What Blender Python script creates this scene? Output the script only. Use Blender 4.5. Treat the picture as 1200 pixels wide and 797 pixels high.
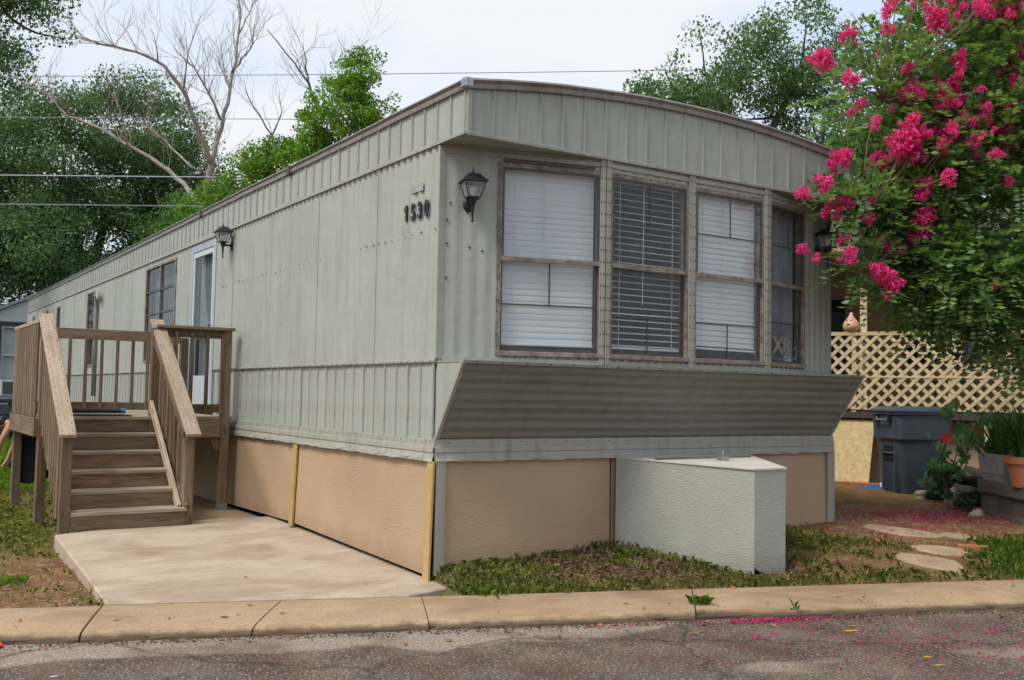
import bpy, bmesh, math, random
import numpy as np
from mathutils import Matrix, Vector

random.seed(7)
rng = np.random.default_rng(7)
scene = bpy.context.scene
col = scene.collection
for o in list(bpy.data.objects):
    bpy.data.objects.remove(o)

# ------------------------------------------------------------------ camera
CAM = (-3.4953, -6.3812, 1.3598)
YAW, PITCH, ROLL = 0.575186, 0.0540942, 0.0180305
fw = Vector((math.sin(YAW) * math.cos(PITCH), math.cos(YAW) * math.cos(PITCH), math.sin(PITCH)))
rt = Vector((math.cos(YAW), -math.sin(YAW), 0))
up = rt.cross(fw)
r2 = rt * math.cos(ROLL) + up * math.sin(ROLL)
u2 = up * math.cos(ROLL) - rt * math.sin(ROLL)
cd = bpy.data.cameras.new('camera')
cam = bpy.data.objects.new('camera', cd)
col.objects.link(cam)
cd.sensor_width = 36
cd.lens = 36 * 1176.64 / 1200
cd.clip_start = 0.05
cd.clip_end = 1000
m = Matrix((r2, u2, -fw)).transposed().to_4x4()
m.translation = CAM
cam.matrix_world = m
scene.camera = cam

# ------------------------------------------------------------------ sky and sun (bright overcast)
SUN_EL, SUN_AZ = math.radians(53), math.radians(262)      # azimuth clockwise from +Y: sun stands to the left, a little behind the camera
world = bpy.data.worlds.new('World')
scene.world = world
world.use_nodes = True
wn = world.node_tree
wn.nodes.clear()
def N(nt, t, **kw):
    n = nt.nodes.new(t)
    for k, v in kw.items():
        setattr(n, k, v)
    return n
sky = N(wn, 'ShaderNodeTexSky', sky_type='NISHITA', sun_disc=False, sun_elevation=SUN_EL, sun_rotation=SUN_AZ)
sky.air_density, sky.dust_density = 1.0, 2.5
tc = N(wn, 'ShaderNodeTexCoord')
mp = N(wn, 'ShaderNodeMapping')
mp.inputs['Scale'].default_value = (1.0, 1.0, 2.6)
wn.links.new(tc.outputs['Generated'], mp.inputs[0])
cl = N(wn, 'ShaderNodeTexNoise')
cl.inputs['Scale'].default_value = 1.7
cl.inputs['Detail'].default_value = 6
cl.inputs['Roughness'].default_value = 0.5
wn.links.new(mp.outputs[0], cl.inputs['Vector'])
cr = N(wn, 'ShaderNodeValToRGB')
cr.color_ramp.elements[0].position, cr.color_ramp.elements[0].color = 0.36, (4.0, 5.2, 7.0, 1)
cr.color_ramp.elements[1].position, cr.color_ramp.elements[1].color = 0.60, (6.7, 6.85, 7.05, 1)
wn.links.new(cl.outputs[0], cr.inputs[0])
mx = N(wn, 'ShaderNodeMix', data_type='RGBA')
mx.inputs[0].default_value = 0.88
wn.links.new(sky.outputs[0], mx.inputs[6])
wn.links.new(cr.outputs[0], mx.inputs[7])
bg = N(wn, 'ShaderNodeBackground')
bg.inputs[1].default_value = 0.066
wn.links.new(mx.outputs[2], bg.inputs[0])
wo = N(wn, 'ShaderNodeOutputWorld')
wn.links.new(bg.outputs[0], wo.inputs[0])

sd = bpy.data.lights.new('sun', 'SUN')
sd.energy = 1.5
sd.angle = math.radians(22)
sd.color = (1.0, 0.95, 0.87)
sun = bpy.data.objects.new('sun', sd)
col.objects.link(sun)
sdir = Vector((math.sin(SUN_AZ) * math.cos(SUN_EL), math.cos(SUN_AZ) * math.cos(SUN_EL), math.sin(SUN_EL)))
sun.rotation_euler = sdir.to_track_quat('Z', 'Y').to_euler()
sun.location = (-8, -8, 12)

scene.view_settings.view_transform = 'Standard'
scene.view_settings.look = 'None'
scene.view_settings.gamma = 1
scene.view_settings.exposure = 1.16
scene.view_settings.use_curve_mapping = False
scene.render.engine = 'CYCLES'
scene.cycles.max_bounces = 6
scene.cycles.diffuse_bounces = 3
scene.cycles.transparent_max_bounces = 12

# ------------------------------------------------------------------ object helpers
WM = {}
def link(o, parent=None, mw=None):
    col.objects.link(o)
    mw = mw.copy() if mw is not None else Matrix.Identity(4)
    WM[o.name] = mw
    if parent is not None:
        o.parent = parent
        o.matrix_parent_inverse = WM[parent.name].inverted()
    o.matrix_basis = mw
    return o
def tag(o, label=None, cat=None, group=None, kind=None):
    for k, v in (('label', label), ('category', cat), ('group', group), ('kind', kind)):
        if v:
            o[k] = v
    return o
def thing(name, label, cat, loc=(0, 0, 0), group=None, mw=None):
    o = bpy.data.objects.new(name, None)
    o.empty_display_size = 0.1
    link(o, None, mw if mw is not None else Matrix.Translation(loc))
    return tag(o, label, cat, group)
def mesh_obj(name, me, mat, parent=None, mw=None):
    o = bpy.data.objects.new(name, me)
    if mat is not None and not me.materials:
        me.materials.append(mat)
    return link(o, parent, mw)
def copy_tree(o, parent, mw):
    """copy a thing/part with its children under new world matrix mw"""
    old = WM[o.name]
    c = o.copy()
    link(c, parent, mw)
    for ch in list(o.children):
        copy_tree(ch, c, mw @ old.inverted() @ WM[ch.name])
    return c

class MB:
    """collects polygons of one mesh"""
    def __init__(s):
        s.v, s.f = [], []
    def poly(s, pts):
        b = len(s.v)
        s.v += [tuple(p) for p in pts]
        s.f.append(tuple(range(b, b + len(pts))))
    def box(s, x0, x1, y0, y1, z0, z1):
        b = len(s.v)
        s.v += [(x, y, z) for z in (z0, z1) for y in (y0, y1) for x in (x0, x1)]
        s.f += [tuple(b + i for i in q) for q in ((0, 2, 3, 1), (4, 5, 7, 6), (0, 1, 5, 4), (2, 6, 7, 3), (0, 4, 6, 2), (1, 3, 7, 5))]
        return s
    def prism(s, poly, z0, z1):
        """vertical prism over a counter-clockwise polygon; z1 may be a function of x, y"""
        n, b = len(poly), len(s.v)
        g = z1 if callable(z1) else (lambda x, y: z1)
        s.v += [(x, y, z0) for x, y in poly] + [(x, y, g(x, y)) for x, y in poly]
        s.f.append(tuple(b + i for i in range(n))[::-1])
        s.f.append(tuple(b + n + i for i in range(n)))
        for i in range(n):
            j = (i + 1) % n
            s.f.append((b + i, b + j, b + n + j, b + n + i))
        return s
    def tube(s, pts, rad, seg=6, cap=True):
        pts = [Vector(p) for p in pts]
        n = len(pts)
        if not hasattr(rad, '__len__'):
            rad = [rad] * n
        b = len(s.v)
        t = (pts[1] - pts[0]).normalized()
        a = t.orthogonal().normalized()
        for i in range(n):
            t = (pts[min(i + 1, n - 1)] - pts[max(i - 1, 0)]).normalized()
            a = (a - t * a.dot(t))
            a = a.normalized() if a.length > 1e-6 else t.orthogonal().normalized()
            c = t.cross(a)
            for k in range(seg):
                th = 2 * math.pi * k / seg
                s.v.append(tuple(pts[i] + (a * math.cos(th) + c * math.sin(th)) * rad[i]))
        for i in range(n - 1):
            for k in range(seg):
                k2 = (k + 1) % seg
                s.f.append((b + i * seg + k, b + i * seg + k2, b + (i + 1) * seg + k2, b + (i + 1) * seg + k))
        if cap:
            s.f.append(tuple(b + k for k in range(seg))[::-1])
            s.f.append(tuple(b + (n - 1) * seg + k for k in range(seg)))
        return s
    def lathe(s, prof, seg=16, cx=0, cy=0):
        b = len(s.v)
        for r, z in prof:
            for k in range(seg):
                th = 2 * math.pi * k / seg
                s.v.append((cx + r * math.cos(th), cy + r * math.sin(th), z))
        for i in range(len(prof) - 1):
            for k in range(seg):
                k2 = (k + 1) % seg
                s.f.append((b + i * seg + k, b + i * seg + k2, b + (i + 1) * seg + k2, b + (i + 1) * seg + k))
        s.f.append(tuple(b + k for k in range(seg))[::-1])
        s.f.append(tuple(b + (len(prof) - 1) * seg + k for k in range(seg)))
        return s
    def mesh(s, name='m', smooth=False, bevel=0, angle=None):
        me = bpy.data.meshes.new(name)
        me.from_pydata(s.v, [], s.f)
        if bevel:
            bm = bmesh.new()
            bm.from_mesh(me)
            bmesh.ops.bevel(bm, geom=bm.edges[:], offset=bevel, segments=1, affect='EDGES', clamp_overlap=True)
            bm.to_mesh(me)
            bm.free()
        if smooth:
            me.polygons.foreach_set('use_smooth', [True] * len(me.polygons))
            if angle:
                me.set_sharp_from_angle(angle=math.radians(angle))
        me.update()
        return me
    def build(s, name, mat, parent=None, mw=None, smooth=False, bevel=0, angle=None):
        return mesh_obj(name, s.mesh(name, smooth, bevel, angle), mat, parent, mw)

def quads(name, V, mat, parent=None, mw=None, smooth=False):
    """V: (n, k, 3) array, one k-gon each"""
    V = np.asarray(V, dtype=np.float32)
    n, k = V.shape[:2]
    me = bpy.data.meshes.new(name)
    me.vertices.add(n * k)
    me.vertices.foreach_set('co', V.reshape(-1))
    me.loops.add(n * k)
    me.loops.foreach_set('vertex_index', np.arange(n * k, dtype=np.int32))
    me.polygons.add(n)
    me.polygons.foreach_set('loop_start', np.arange(0, n * k, k, dtype=np.int32))
    me.polygons.foreach_set('loop_total', np.full(n, k, dtype=np.int32))
    me.update()
    me.validate()
    return mesh_obj(name, me, mat, parent, mw)

_boards = {}
def board(parent, name, p0, p1, w, t, mat, upv=(0, 0, 1), bev=0.004):
    """plank from p0 to p1, width w across, thickness t along upv; shares mesh data by size"""
    p0, p1 = Vector(p0), Vector(p1)
    L = (p1 - p0).length
    key = (round(L, 3), round(w, 3), round(t, 3), mat.name)
    if key not in _boards:
        mb = MB().box(-L / 2, L / 2, -w / 2, w / 2, -t / 2, t / 2)
        me = mb.mesh(name, bevel=bev)
        me.materials.append(mat)
        _boards[key] = me
    x = (p1 - p0).normalized()
    y = Vector(upv).cross(x).normalized()
    z = x.cross(y)
    mw = Matrix((x, y, z)).transposed().to_4x4()
    mw.translation = (p0 + p1) / 2
    return mesh_obj(name, _boards[key], mat, parent, mw)

# ------------------------------------------------------------------ material helpers
def newmat(name):
    mt = bpy.data.materials.new(name)
    mt.use_nodes = True
    nt = mt.node_tree
    return mt, nt, nt.nodes['Principled BSDF']
def noise(nt, scale, detail=4, vec=None, rough=0.55, dist=0):
    n = N(nt, 'ShaderNodeTexNoise')
    n.inputs['Scale'].default_value = scale
    n.inputs['Detail'].default_value = detail
    n.inputs['Roughness'].default_value = rough
    n.inputs['Distortion'].default_value = dist
    if vec is not None:
        nt.links.new(vec, n.inputs['Vector'])
    return n.outputs[0]
def ramp(nt, fac, *stops):
    r = N(nt, 'ShaderNodeValToRGB')
    els = r.color_ramp.elements
    while len(els) < len(stops):
        els.new(0.5)
    for e, (p, c) in zip(els, stops):
        e.position = p
        e.color = (*c, 1) if hasattr(c, '__len__') else (c, c, c, 1)
    nt.links.new(fac, r.inputs[0])
    return r.outputs[0]
def mixc(nt, fac, a, b, mode='MIX'):
    x = N(nt, 'ShaderNodeMix', data_type='RGBA', blend_type=mode)
    for sock, v in ((x.inputs[0], fac), (x.inputs[6], a), (x.inputs[7], b)):
        if isinstance(v, bpy.types.NodeSocket):
            nt.links.new(v, sock)
        elif hasattr(v, '__len__'):
            sock.default_value = (*v, 1)
        else:
            sock.default_value = v
    return x.outputs[2]
def math_(nt, op, a, b=0.0, clamp=False):
    x = N(nt, 'ShaderNodeMath', operation=op, use_clamp=clamp)
    for i, v in enumerate((a, b)):
        if isinstance(v, bpy.types.NodeSocket):
            nt.links.new(v, x.inputs[i])
        else:
            x.inputs[i].default_value = v
    return x.outputs[0]
def coords(nt, scale=(1, 1, 1), kind='Object', rnd=False):
    t = N(nt, 'ShaderNodeTexCoord')
    mpn = N(nt, 'ShaderNodeMapping')
    mpn.inputs['Scale'].default_value = scale
    nt.links.new(t.outputs[kind], mpn.inputs[0])
    if rnd:
        oi = N(nt, 'ShaderNodeObjectInfo')
        v = N(nt, 'ShaderNodeVectorMath', operation='SCALE')
        v.inputs[0].default_value = (37, 91, 53)
        nt.links.new(oi.outputs['Random'], v.inputs['Scale'])
        nt.links.new(v.outputs[0], mpn.inputs['Location'])
    return mpn.outputs[0]
def bump(nt, bs, h, strength=0.3, dist=0.01):
    b = N(nt, 'ShaderNodeBump')
    b.inputs['Strength'].default_value = strength
    b.inputs['Distance'].default_value = dist
    nt.links.new(h, b.inputs['Height'])
    nt.links.new(b.outputs[0], bs.inputs['Normal'])
def simple(name, c, rough=0.6, var=0.25, vs=6, bmp=0, bs_=40, metal=0.0, c2=None, objrand=0.0, spec=0.4):
    mt, nt, bs = newmat(name)
    v = coords(nt, rnd=True)
    c2 = c2 or tuple(x * (1 - var) for x in c)
    cc = mixc(nt, ramp(nt, noise(nt, vs, 6, v), (0.35, 0), (0.7, 1)), c, c2)
    if objrand:
        oi = N(nt, 'ShaderNodeObjectInfo')
        mr = N(nt, 'ShaderNodeMapRange')
        mr.inputs[3].default_value, mr.inputs[4].default_value = 1 - objrand, 1 + objrand
        nt.links.new(oi.outputs['Random'], mr.inputs[0])
        h = N(nt, 'ShaderNodeHueSaturation')
        nt.links.new(mr.outputs[0], h.inputs['Value'])
        nt.links.new(cc, h.inputs['Color'])
        cc = h.outputs[0]
    nt.links.new(cc, bs.inputs['Base Color'])
    bs.inputs['Roughness'].default_value = rough
    bs.inputs['Metallic'].default_value = metal
    bs.inputs['Specular IOR Level'].default_value = spec
    if bmp:
        bump(nt, bs, noise(nt, bs_, 5, v), bmp, 0.01)
    return mt

def paint_mat(name, c, streak=0.5, dents=0.35, rough=0.5):
    """old painted aluminium: chalky colour, rain streaks, rust specks and dents"""
    mt, nt, bs = newmat(name)
    v = coords(nt)
    vs = coords(nt, (9, 9, 0.7))
    blot = ramp(nt, noise(nt, 1.6, 6, v, 0.6), (0.35, 0), (0.7, 1))
    c1 = mixc(nt, math_(nt, 'MULTIPLY', blot, 0.55), c, (c[0] * 0.80, c[1] * 0.79, c[2] * 0.76))
    st = ramp(nt, noise(nt, 1.5, 5, vs, 0.6), (0.48, 0), (0.75, 1))
    c2 = mixc(nt, math_(nt, 'MULTIPLY', st, streak), c1, (c[0] * 0.52, c[1] * 0.47, c[2] * 0.40))
    sp = ramp(nt, noise(nt, 26, 3, v), (0.70, 0), (0.76, 1))
    c3 = mixc(nt, math_(nt, 'MULTIPLY', sp, 0.4), c2, (c[0] * 0.55, c[1] * 0.45, c[2] * 0.35))
    oi = N(nt, 'ShaderNodeObjectInfo')
    mr = N(nt, 'ShaderNodeMapRange')
    mr.inputs[3].default_value, mr.inputs[4].default_value = 0.955, 1.04
    nt.links.new(oi.outputs['Random'], mr.inputs[0])
    h = N(nt, 'ShaderNodeHueSaturation')
    nt.links.new(mr.outputs[0], h.inputs['Value'])
    nt.links.new(c3, h.inputs['Color'])
    nt.links.new(h.outputs[0], bs.inputs['Base Color'])
    bs.inputs['Roughness'].default_value = rough
    bs.inputs['Specular IOR Level'].default_value = 0.35
    bump(nt, bs, noise(nt, 4.5, 3, v), dents, 0.03)
    return mt

def wood_mat(name, c1, c2, grey=None, gfac=0.5, rough=0.8, spec=0.2):
    """sawn lumber; grain runs along local X of every board"""
    mt, nt, bs = newmat(name)
    v = coords(nt, (0.7, 9, 9), rnd=True)
    g = noise(nt, 3.2, 8, v, 0.62, 1.2)
    cc = mixc(nt, ramp(nt, g, (0.32, 0), (0.66, 1)), c1, c2)
    fine = noise(nt, 14, 4, coords(nt, (0.5, 14, 14), rnd=True), 0.6)
    cc = mixc(nt, math_(nt, 'MULTIPLY', ramp(nt, fine, (0.45, 0), (0.62, 1)), 0.45), cc, tuple(x * 0.5 for x in c2))
    kn = N(nt, 'ShaderNodeTexVoronoi')
    kn.inputs['Scale'].default_value = 1.7
    nt.links.new(coords(nt, (1, 3.2, 3.2), rnd=True), kn.inputs['Vector'])
    cc = mixc(nt, ramp(nt, kn.outputs[0], (0.05, 0.8), (0.13, 0)), cc, tuple(x * 0.3 for x in c2))
    if grey:
        b = ramp(nt, noise(nt, 2.3, 5, coords(nt, (0.8, 2.4, 2.4), rnd=True)), (0.35, 0), (0.68, gfac))
        cc = mixc(nt, b, cc, grey)
    oi = N(nt, 'ShaderNodeObjectInfo')
    mr = N(nt, 'ShaderNodeMapRange')
    mr.inputs[3].default_value, mr.inputs[4].default_value = 0.72, 1.18
    nt.links.new(oi.outputs['Random'], mr.inputs[0])
    h = N(nt, 'ShaderNodeHueSaturation')
    nt.links.new(mr.outputs[0], h.inputs['Value'])
    nt.links.new(cc, h.inputs['Color'])
    nt.links.new(h.outputs[0], bs.inputs['Base Color'])
    bs.inputs['Roughness'].default_value = rough
    bs.inputs['Specular IOR Level'].default_value = spec
    bump(nt, bs, fine, 0.35, 0.004)
    return mt

def leaf_mat(name, a, b, trans=0.3, tc_=None, rough=0.5, hue=0.03):
    mt, nt, bs = newmat(name)
    geo = N(nt, 'ShaderNodeNewGeometry')
    v = coords(nt)
    f = math_(nt, 'ADD', math_(nt, 'MULTIPLY', geo.outputs['Random Per Island'], 0.6), math_(nt, 'MULTIPLY', noise(nt, 0.9, 3, v), 0.45))
    cc = ramp(nt, f, (0.2, a), (0.85, b))
    nt.links.new(cc, bs.inputs['Base Color'])
    bs.inputs['Roughness'].default_value = rough
    bs.inputs['Specular IOR Level'].default_value = 0.3
    tr = N(nt, 'ShaderNodeBsdfTranslucent')
    if tc_:
        tr.inputs[0].default_value = (*tc_, 1)
    else:
        nt.links.new(mixc(nt, 1.0, cc, (1.3, 1.35, 0.6), 'MULTIPLY'), tr.inputs[0])
    ms = N(nt, 'ShaderNodeMixShader')
    ms.inputs[0].default_value = trans
    nt.links.new(bs.outputs[0], ms.inputs[1])
    nt.links.new(tr.outputs[0], ms.inputs[2])
    nt.links.new(ms.outputs[0], nt.nodes['Material Output'].inputs[0])
    return mt

def glass_mat(name, haze=0.08, hazec=(0.55, 0.58, 0.6), refl=1.0, tint=(0.9, 0.93, 0.93)):
    """single window pane: mirror reflection by angle, clear through, a film of dust"""
    mt, nt, bs = newmat(name)
    nt.nodes.remove(bs)
    v = coords(nt)
    lw = N(nt, 'ShaderNodeLayerWeight')
    lw.inputs[0].default_value = 0.5
    fr = math_(nt, 'ADD', math_(nt, 'MULTIPLY', math_(nt, 'POWER', lw.outputs['Facing'], 4.0), 0.9), 0.05)
    t = N(nt, 'ShaderNodeBsdfTransparent')
    t.inputs[0].default_value = (*tint, 1)
    g = N(nt, 'ShaderNodeBsdfGlossy')
    g.inputs['Roughness'].default_value = 0.02
    bmp_ = N(nt, 'ShaderNodeBump')
    bmp_.inputs['Strength'].default_value = 0.05
    nt.links.new(noise(nt, 3, 2, v), bmp_.inputs['Height'])
    nt.links.new(bmp_.outputs[0], g.inputs['Normal'])
    m1 = N(nt, 'ShaderNodeMixShader')
    nt.links.new(math_(nt, 'MULTIPLY', fr, refl, True), m1.inputs[0])
    nt.links.new(t.outputs[0], m1.inputs[1])
    nt.links.new(g.outputs[0], m1.inputs[2])
    d = N(nt, 'ShaderNodeBsdfDiffuse')
    d.inputs[0].default_value = (*hazec, 1)
    m2 = N(nt, 'ShaderNodeMixShader')
    nt.links.new(math_(nt, 'MULTIPLY', ramp(nt, noise(nt, 5, 5, v), (0.3, 0.5), (0.7, 1.4)), haze), m2.inputs[0])
    nt.links.new(m1.outputs[0], m2.inputs[1])
    nt.links.new(d.outputs[0], m2.inputs[2])
    nt.links.new(m2.outputs[0], nt.nodes['Material Output'].inputs[0])
    return mt

def osb_mat(name, c, c2, amp=0.4):
    """embossed wood-grain hardboard siding"""
    mt, nt, bs = newmat(name)
    v = coords(nt, (1, 1, 5))
    sw = noise(nt, 1.5, 2, coords(nt, (0.8, 0.8, 2.2)), 0.4)
    rings = math_(nt, 'SINE', math_(nt, 'MULTIPLY', sw, 130.0))
    rings = math_(nt, 'MULTIPLY', rings, ramp(nt, noise(nt, 2.4, 2, coords(nt)), (0.45, 0.08), (0.7, 0.8)))
    nz = noise(nt, 16, 6, coords(nt, (1, 1, 6)), 0.65)
    hgt = math_(nt, 'ADD', math_(nt, 'MULTIPLY', rings, 0.22), nz)
    blot = ramp(nt, noise(nt, 1.1, 5, coords(nt)), (0.3, 0), (0.75, 1))
    cc = mixc(nt, blot, c, c2)
    zz = N(nt, 'ShaderNodeSeparateXYZ')
    t = N(nt, 'ShaderNodeTexCoord')
    nt.links.new(t.outputs['Object'], zz.inputs[0])
    mud = math_(nt, 'MULTIPLY', ramp(nt, math_(nt, 'ADD', zz.outputs[2], math_(nt, 'MULTIPLY', noise(nt, 5, 5, coords(nt)), 0.22)), (0.16, 1), (0.36, 0)), 0.45)
    cc = mixc(nt, mud, cc, (0.17, 0.11, 0.07))        # rain-splashed soil along the foot
    nt.links.new(cc, bs.inputs['Base Color'])
    bs.inputs['Roughness'].default_value = 0.65
    bs.inputs['Specular IOR Level'].default_value = 0.3
    bump(nt, bs, hgt, amp, 0.006)
    return mt

MT = {}
PAINT = (0.345, 0.358, 0.318)
MT['paint'] = paint_mat('weathered_siding_paint', PAINT, 0.38)
MT['trim'] = paint_mat('trim_paint', (0.325, 0.318, 0.272), 0.55, 0.25)
MT['shelf'] = paint_mat('corrugated_shelf_paint', (0.20, 0.197, 0.165), 0.4, 0.3)
MT['rooftrim'] = paint_mat('roof_edge_metal', (0.22, 0.205, 0.18), 0.9, 0.3, 0.4)
MT['roof'] = simple('roof_coating', (0.6, 0.6, 0.58), 0.6, 0.3, 2)
MT['frame'] = simple('window_frame_aluminium', (0.27, 0.23, 0.19), 0.5, 0.45, 14, 0.15, 30, c2=(0.12, 0.088, 0.072))
MT['sash'] = simple('dark_sash_metal', (0.075, 0.066, 0.06), 0.45, 0.4, 10)
MT['screw'] = simple('screw_heads', (0.035, 0.03, 0.026), 0.5)
MT['glass'] = glass_mat('window_glass', 0.04, (0.5, 0.54, 0.58), 0.9, (0.97, 0.98, 0.98))
MT['glass_dark'] = glass_mat('side_window_glass', 0.03, (0.3, 0.33, 0.36), 0.55, (0.5, 0.55, 0.6))
MT['blind'] = simple('blind_slat_plastic', (0.56, 0.595, 0.61), 0.5, 0.06, 4)
MT['cord'] = simple('cord', (0.6, 0.6, 0.58), 0.8)
MT['curtain'] = simple('curtain_cloth', (0.55, 0.57, 0.5), 0.9, 0.3, 2)
MT['dark_curtain'] = simple('dark_curtain_cloth', (0.26, 0.27, 0.30), 0.9, 0.4, 3)
MT['room'] = simple('room_panelling', (0.16, 0.12, 0.09), 0.8)
MT['door_metal'] = simple('storm_door_metal', (0.33, 0.38, 0.42), 0.4, 0.2, 5)
MT['door_panel'] = simple('storm_door_panel', (0.48, 0.52, 0.55), 0.45, 0.15, 3)
MT['skirt'] = osb_mat('beige_skirting_board', (0.45, 0.315, 0.20), (0.365, 0.25, 0.155), 0.6)
MT['box'] = None
MT['lumber_new'] = wood_mat('yellow_lumber', (0.62, 0.44, 0.17), (0.47, 0.30, 0.10), (0.42, 0.32, 0.18), 0.3)
MT['wood'] = wood_mat('weathered_deck_lumber', (0.27, 0.172, 0.098), (0.105, 0.06, 0.034), (0.235, 0.192, 0.14), 0.6)
MT['wood_rail'] = wood_mat('bleached_rail_lumber', (0.62, 0.475, 0.345), (0.37, 0.25, 0.16), (0.52, 0.44, 0.35), 0.6)
MT['wood_tread'] = wood_mat('bleached_tread_lumber', (0.40, 0.30, 0.19), (0.22, 0.155, 0.095), (0.37, 0.325, 0.26), 0.8)
MT['black_metal'] = simple('black_lantern_metal', (0.018, 0.019, 0.023), 0.4, 0.3, 20)
MT['lamp_glass'] = glass_mat('lantern_glass', 0.25, (0.6, 0.62, 0.62), 1.0)
MT['bulb'] = simple('frosted_bulb', (0.8, 0.78, 0.7), 0.4, 0.05)
MT['black'] = simple('black_rubber', (0.015, 0.015, 0.016), 0.6)
MT['galv'] = simple('galvanised_steel', (0.35, 0.37, 0.39), 0.4, 0.3, 20, 0, 0, 0.7)

# ------------------------------------------------------------------ layout of the street (s along the road, n back from the pavement edge)
U = Vector((0.9408, -0.3390, 0))
NN = Vector((0.3390, 0.9408, 0))
O_ROAD = NN * -0.433
ROADM = Matrix((U, NN, Vector((0, 0, 1)))).transposed().to_4x4()
ROADM.translation = O_ROAD
def sn(x, y):
    return 0.9408 * x - 0.339 * y, 0.339 * x + 0.9408 * y + 0.433
def xy(s, n):
    return (U.x * s + NN.x * (n - 0.433), U.y * s + NN.y * (n - 0.433))
def smooth(a, b, x):
    t = min(1, max(0, (x - a) / (b - a)))
    return t * t * (3 - 2 * t)
def ground_z(x, y):
    s, n = sn(x, y)
    if n < -0.03:
        return -0.16
    right = 0.24 * (1 - math.exp(-max(n, 0) / 0.75)) - 0.01
    left = -0.035 + 0.035 * smooth(1.5, 9, n)
    k = smooth(-0.10, 0.10, x)
    h = left * (1 - k) + right * k
    if -2.02 < x < (0.6 if y > 0.06 else -0.1) and n < 9.5:
        h = -0.06 if y < 3.3 else min(h, 0.0)
    h += 0.012 * math.sin(x * 3.1 + 1.7 * y) * math.sin(y * 2.3 - x) * smooth(0.05, 0.5, n)
    if n > 30:
        h += 0.0
    return h

# road
def road_mat():
    mt, nt, bs = newmat('worn_asphalt')
    t = N(nt, 'ShaderNodeTexCoord')
    v = t.outputs['Object']
    sx = N(nt, 'ShaderNodeSeparateXYZ')
    nt.links.new(v, sx.inputs[0])
    vo = N(nt, 'ShaderNodeTexVoronoi')
    vo.inputs['Scale'].default_value = 50
    nt.links.new(v, vo.inputs['Vector'])
    n1 = noise(nt, 2.2, 8, v, 0.68)
    n2 = noise(nt, 60, 3, v, 0.7)
    base = mixc(nt, ramp(nt, n1, (0.36, 0), (0.62, 1)), (0.15, 0.113, 0.085), (0.072, 0.052, 0.04))
    stone = mixc(nt, ramp(nt, n2, (0.3, 0), (0.7, 1)), (0.50, 0.41, 0.33), (0.19, 0.14, 0.11))
    agg = math_(nt, 'MULTIPLY', ramp(nt, vo.outputs[0], (0.18, 1), (0.42, 0)), ramp(nt, noise(nt, 22, 4, v, 0.7), (0.36, 0.12), (0.56, 1.0)))
    cc = mixc(nt, agg, base, stone)
    # pale worn gravel band along the kerb, ragged edge, dying out to the right
    edge = math_(nt, 'ADD', math_(nt, 'MULTIPLY', noise(nt, 1.0, 5, v, 0.55), 0.75), -1.52)
    band = math_(nt, 'SUBTRACT', sx.outputs[1], edge)
    fade = math_(nt, 'MULTIPLY', math_(nt, 'SUBTRACT', sx.outputs[0], 0.6), 0.28)
    fade = math_(nt, 'MAXIMUM', fade, 0.0)
    band = math_(nt, 'SUBTRACT', band, fade)
    bf = ramp(nt, band, (0.0, 0), (0.06, 1))
    pale = mixc(nt, ramp(nt, noise(nt, 85, 3, v, 0.75), (0.35, 0), (0.65, 1)), (0.15, 0.115, 0.088), (0.46, 0.38, 0.30))
    cc = mixc(nt, math_(nt, 'MULTIPLY', bf, 0.85), cc, pale)
    pt = ramp(nt, noise(nt, 0.75, 4, coords(nt, (1, 1.9, 1)), 0.5), (0.60, 0), (0.67, 0.6))
    cc = mixc(nt, pt, cc, pale)
    br = ramp(nt, noise(nt, 2.4, 5, v), (0.48, 0), (0.70, 0.6))
    cc = mixc(nt, br, cc, (0.10, 0.05, 0.032))
    vc = N(nt, 'ShaderNodeTexVoronoi', feature='DISTANCE_TO_EDGE')
    vc.inputs['Scale'].default_value = 0.42
    wv = N(nt, 'ShaderNodeTexNoise')
    wv.inputs['Scale'].default_value = 5
    wv.inputs['Detail'].default_value = 5
    nt.links.new(v, wv.inputs['Vector'])
    va = N(nt, 'ShaderNodeVectorMath', operation='MULTIPLY_ADD')
    nt.links.new(wv.outputs[1], va.inputs[0])
    va.inputs[1].default_value = (0.35, 0.35, 0)
    nt.links.new(v, va.inputs[2])
    nt.links.new(va.outputs[0], vc.inputs['Vector'])
    cc = mixc(nt, ramp(nt, vc.outputs[0], (0.0, 0.7), (0.007, 0)), cc, (0.03, 0.022, 0.018))
    nt.links.new(cc, bs.inputs['Base Color'])
    bs.inputs['Roughness'].default_value = 0.85
    bs.inputs['Specular IOR Level'].default_value = 0.25
    bump(nt, bs, math_(nt, 'ADD', vo.outputs[0], n2), 0.7, 0.012)
    return mt
mb = MB()
ss = [-150, -40, -15] + [x * 0.5 for x in range(-20, 31)] + [30, 60, 150]
ns = [-9, -5, -3.5, -2.5, -2, -1.6, -1.3, -1.0, -0.72]
for i in range(len(ss) - 1):
    for j in range(len(ns) - 1):
        mb.poly([(ss[i], ns[j], -0.05), (ss[i + 1], ns[j], -0.05), (ss[i + 1], ns[j + 1], -0.05), (ss[i], ns[j + 1], -0.05)])
tag(mb.build('road', road_mat(), None, ROADM), kind='structure')

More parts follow.
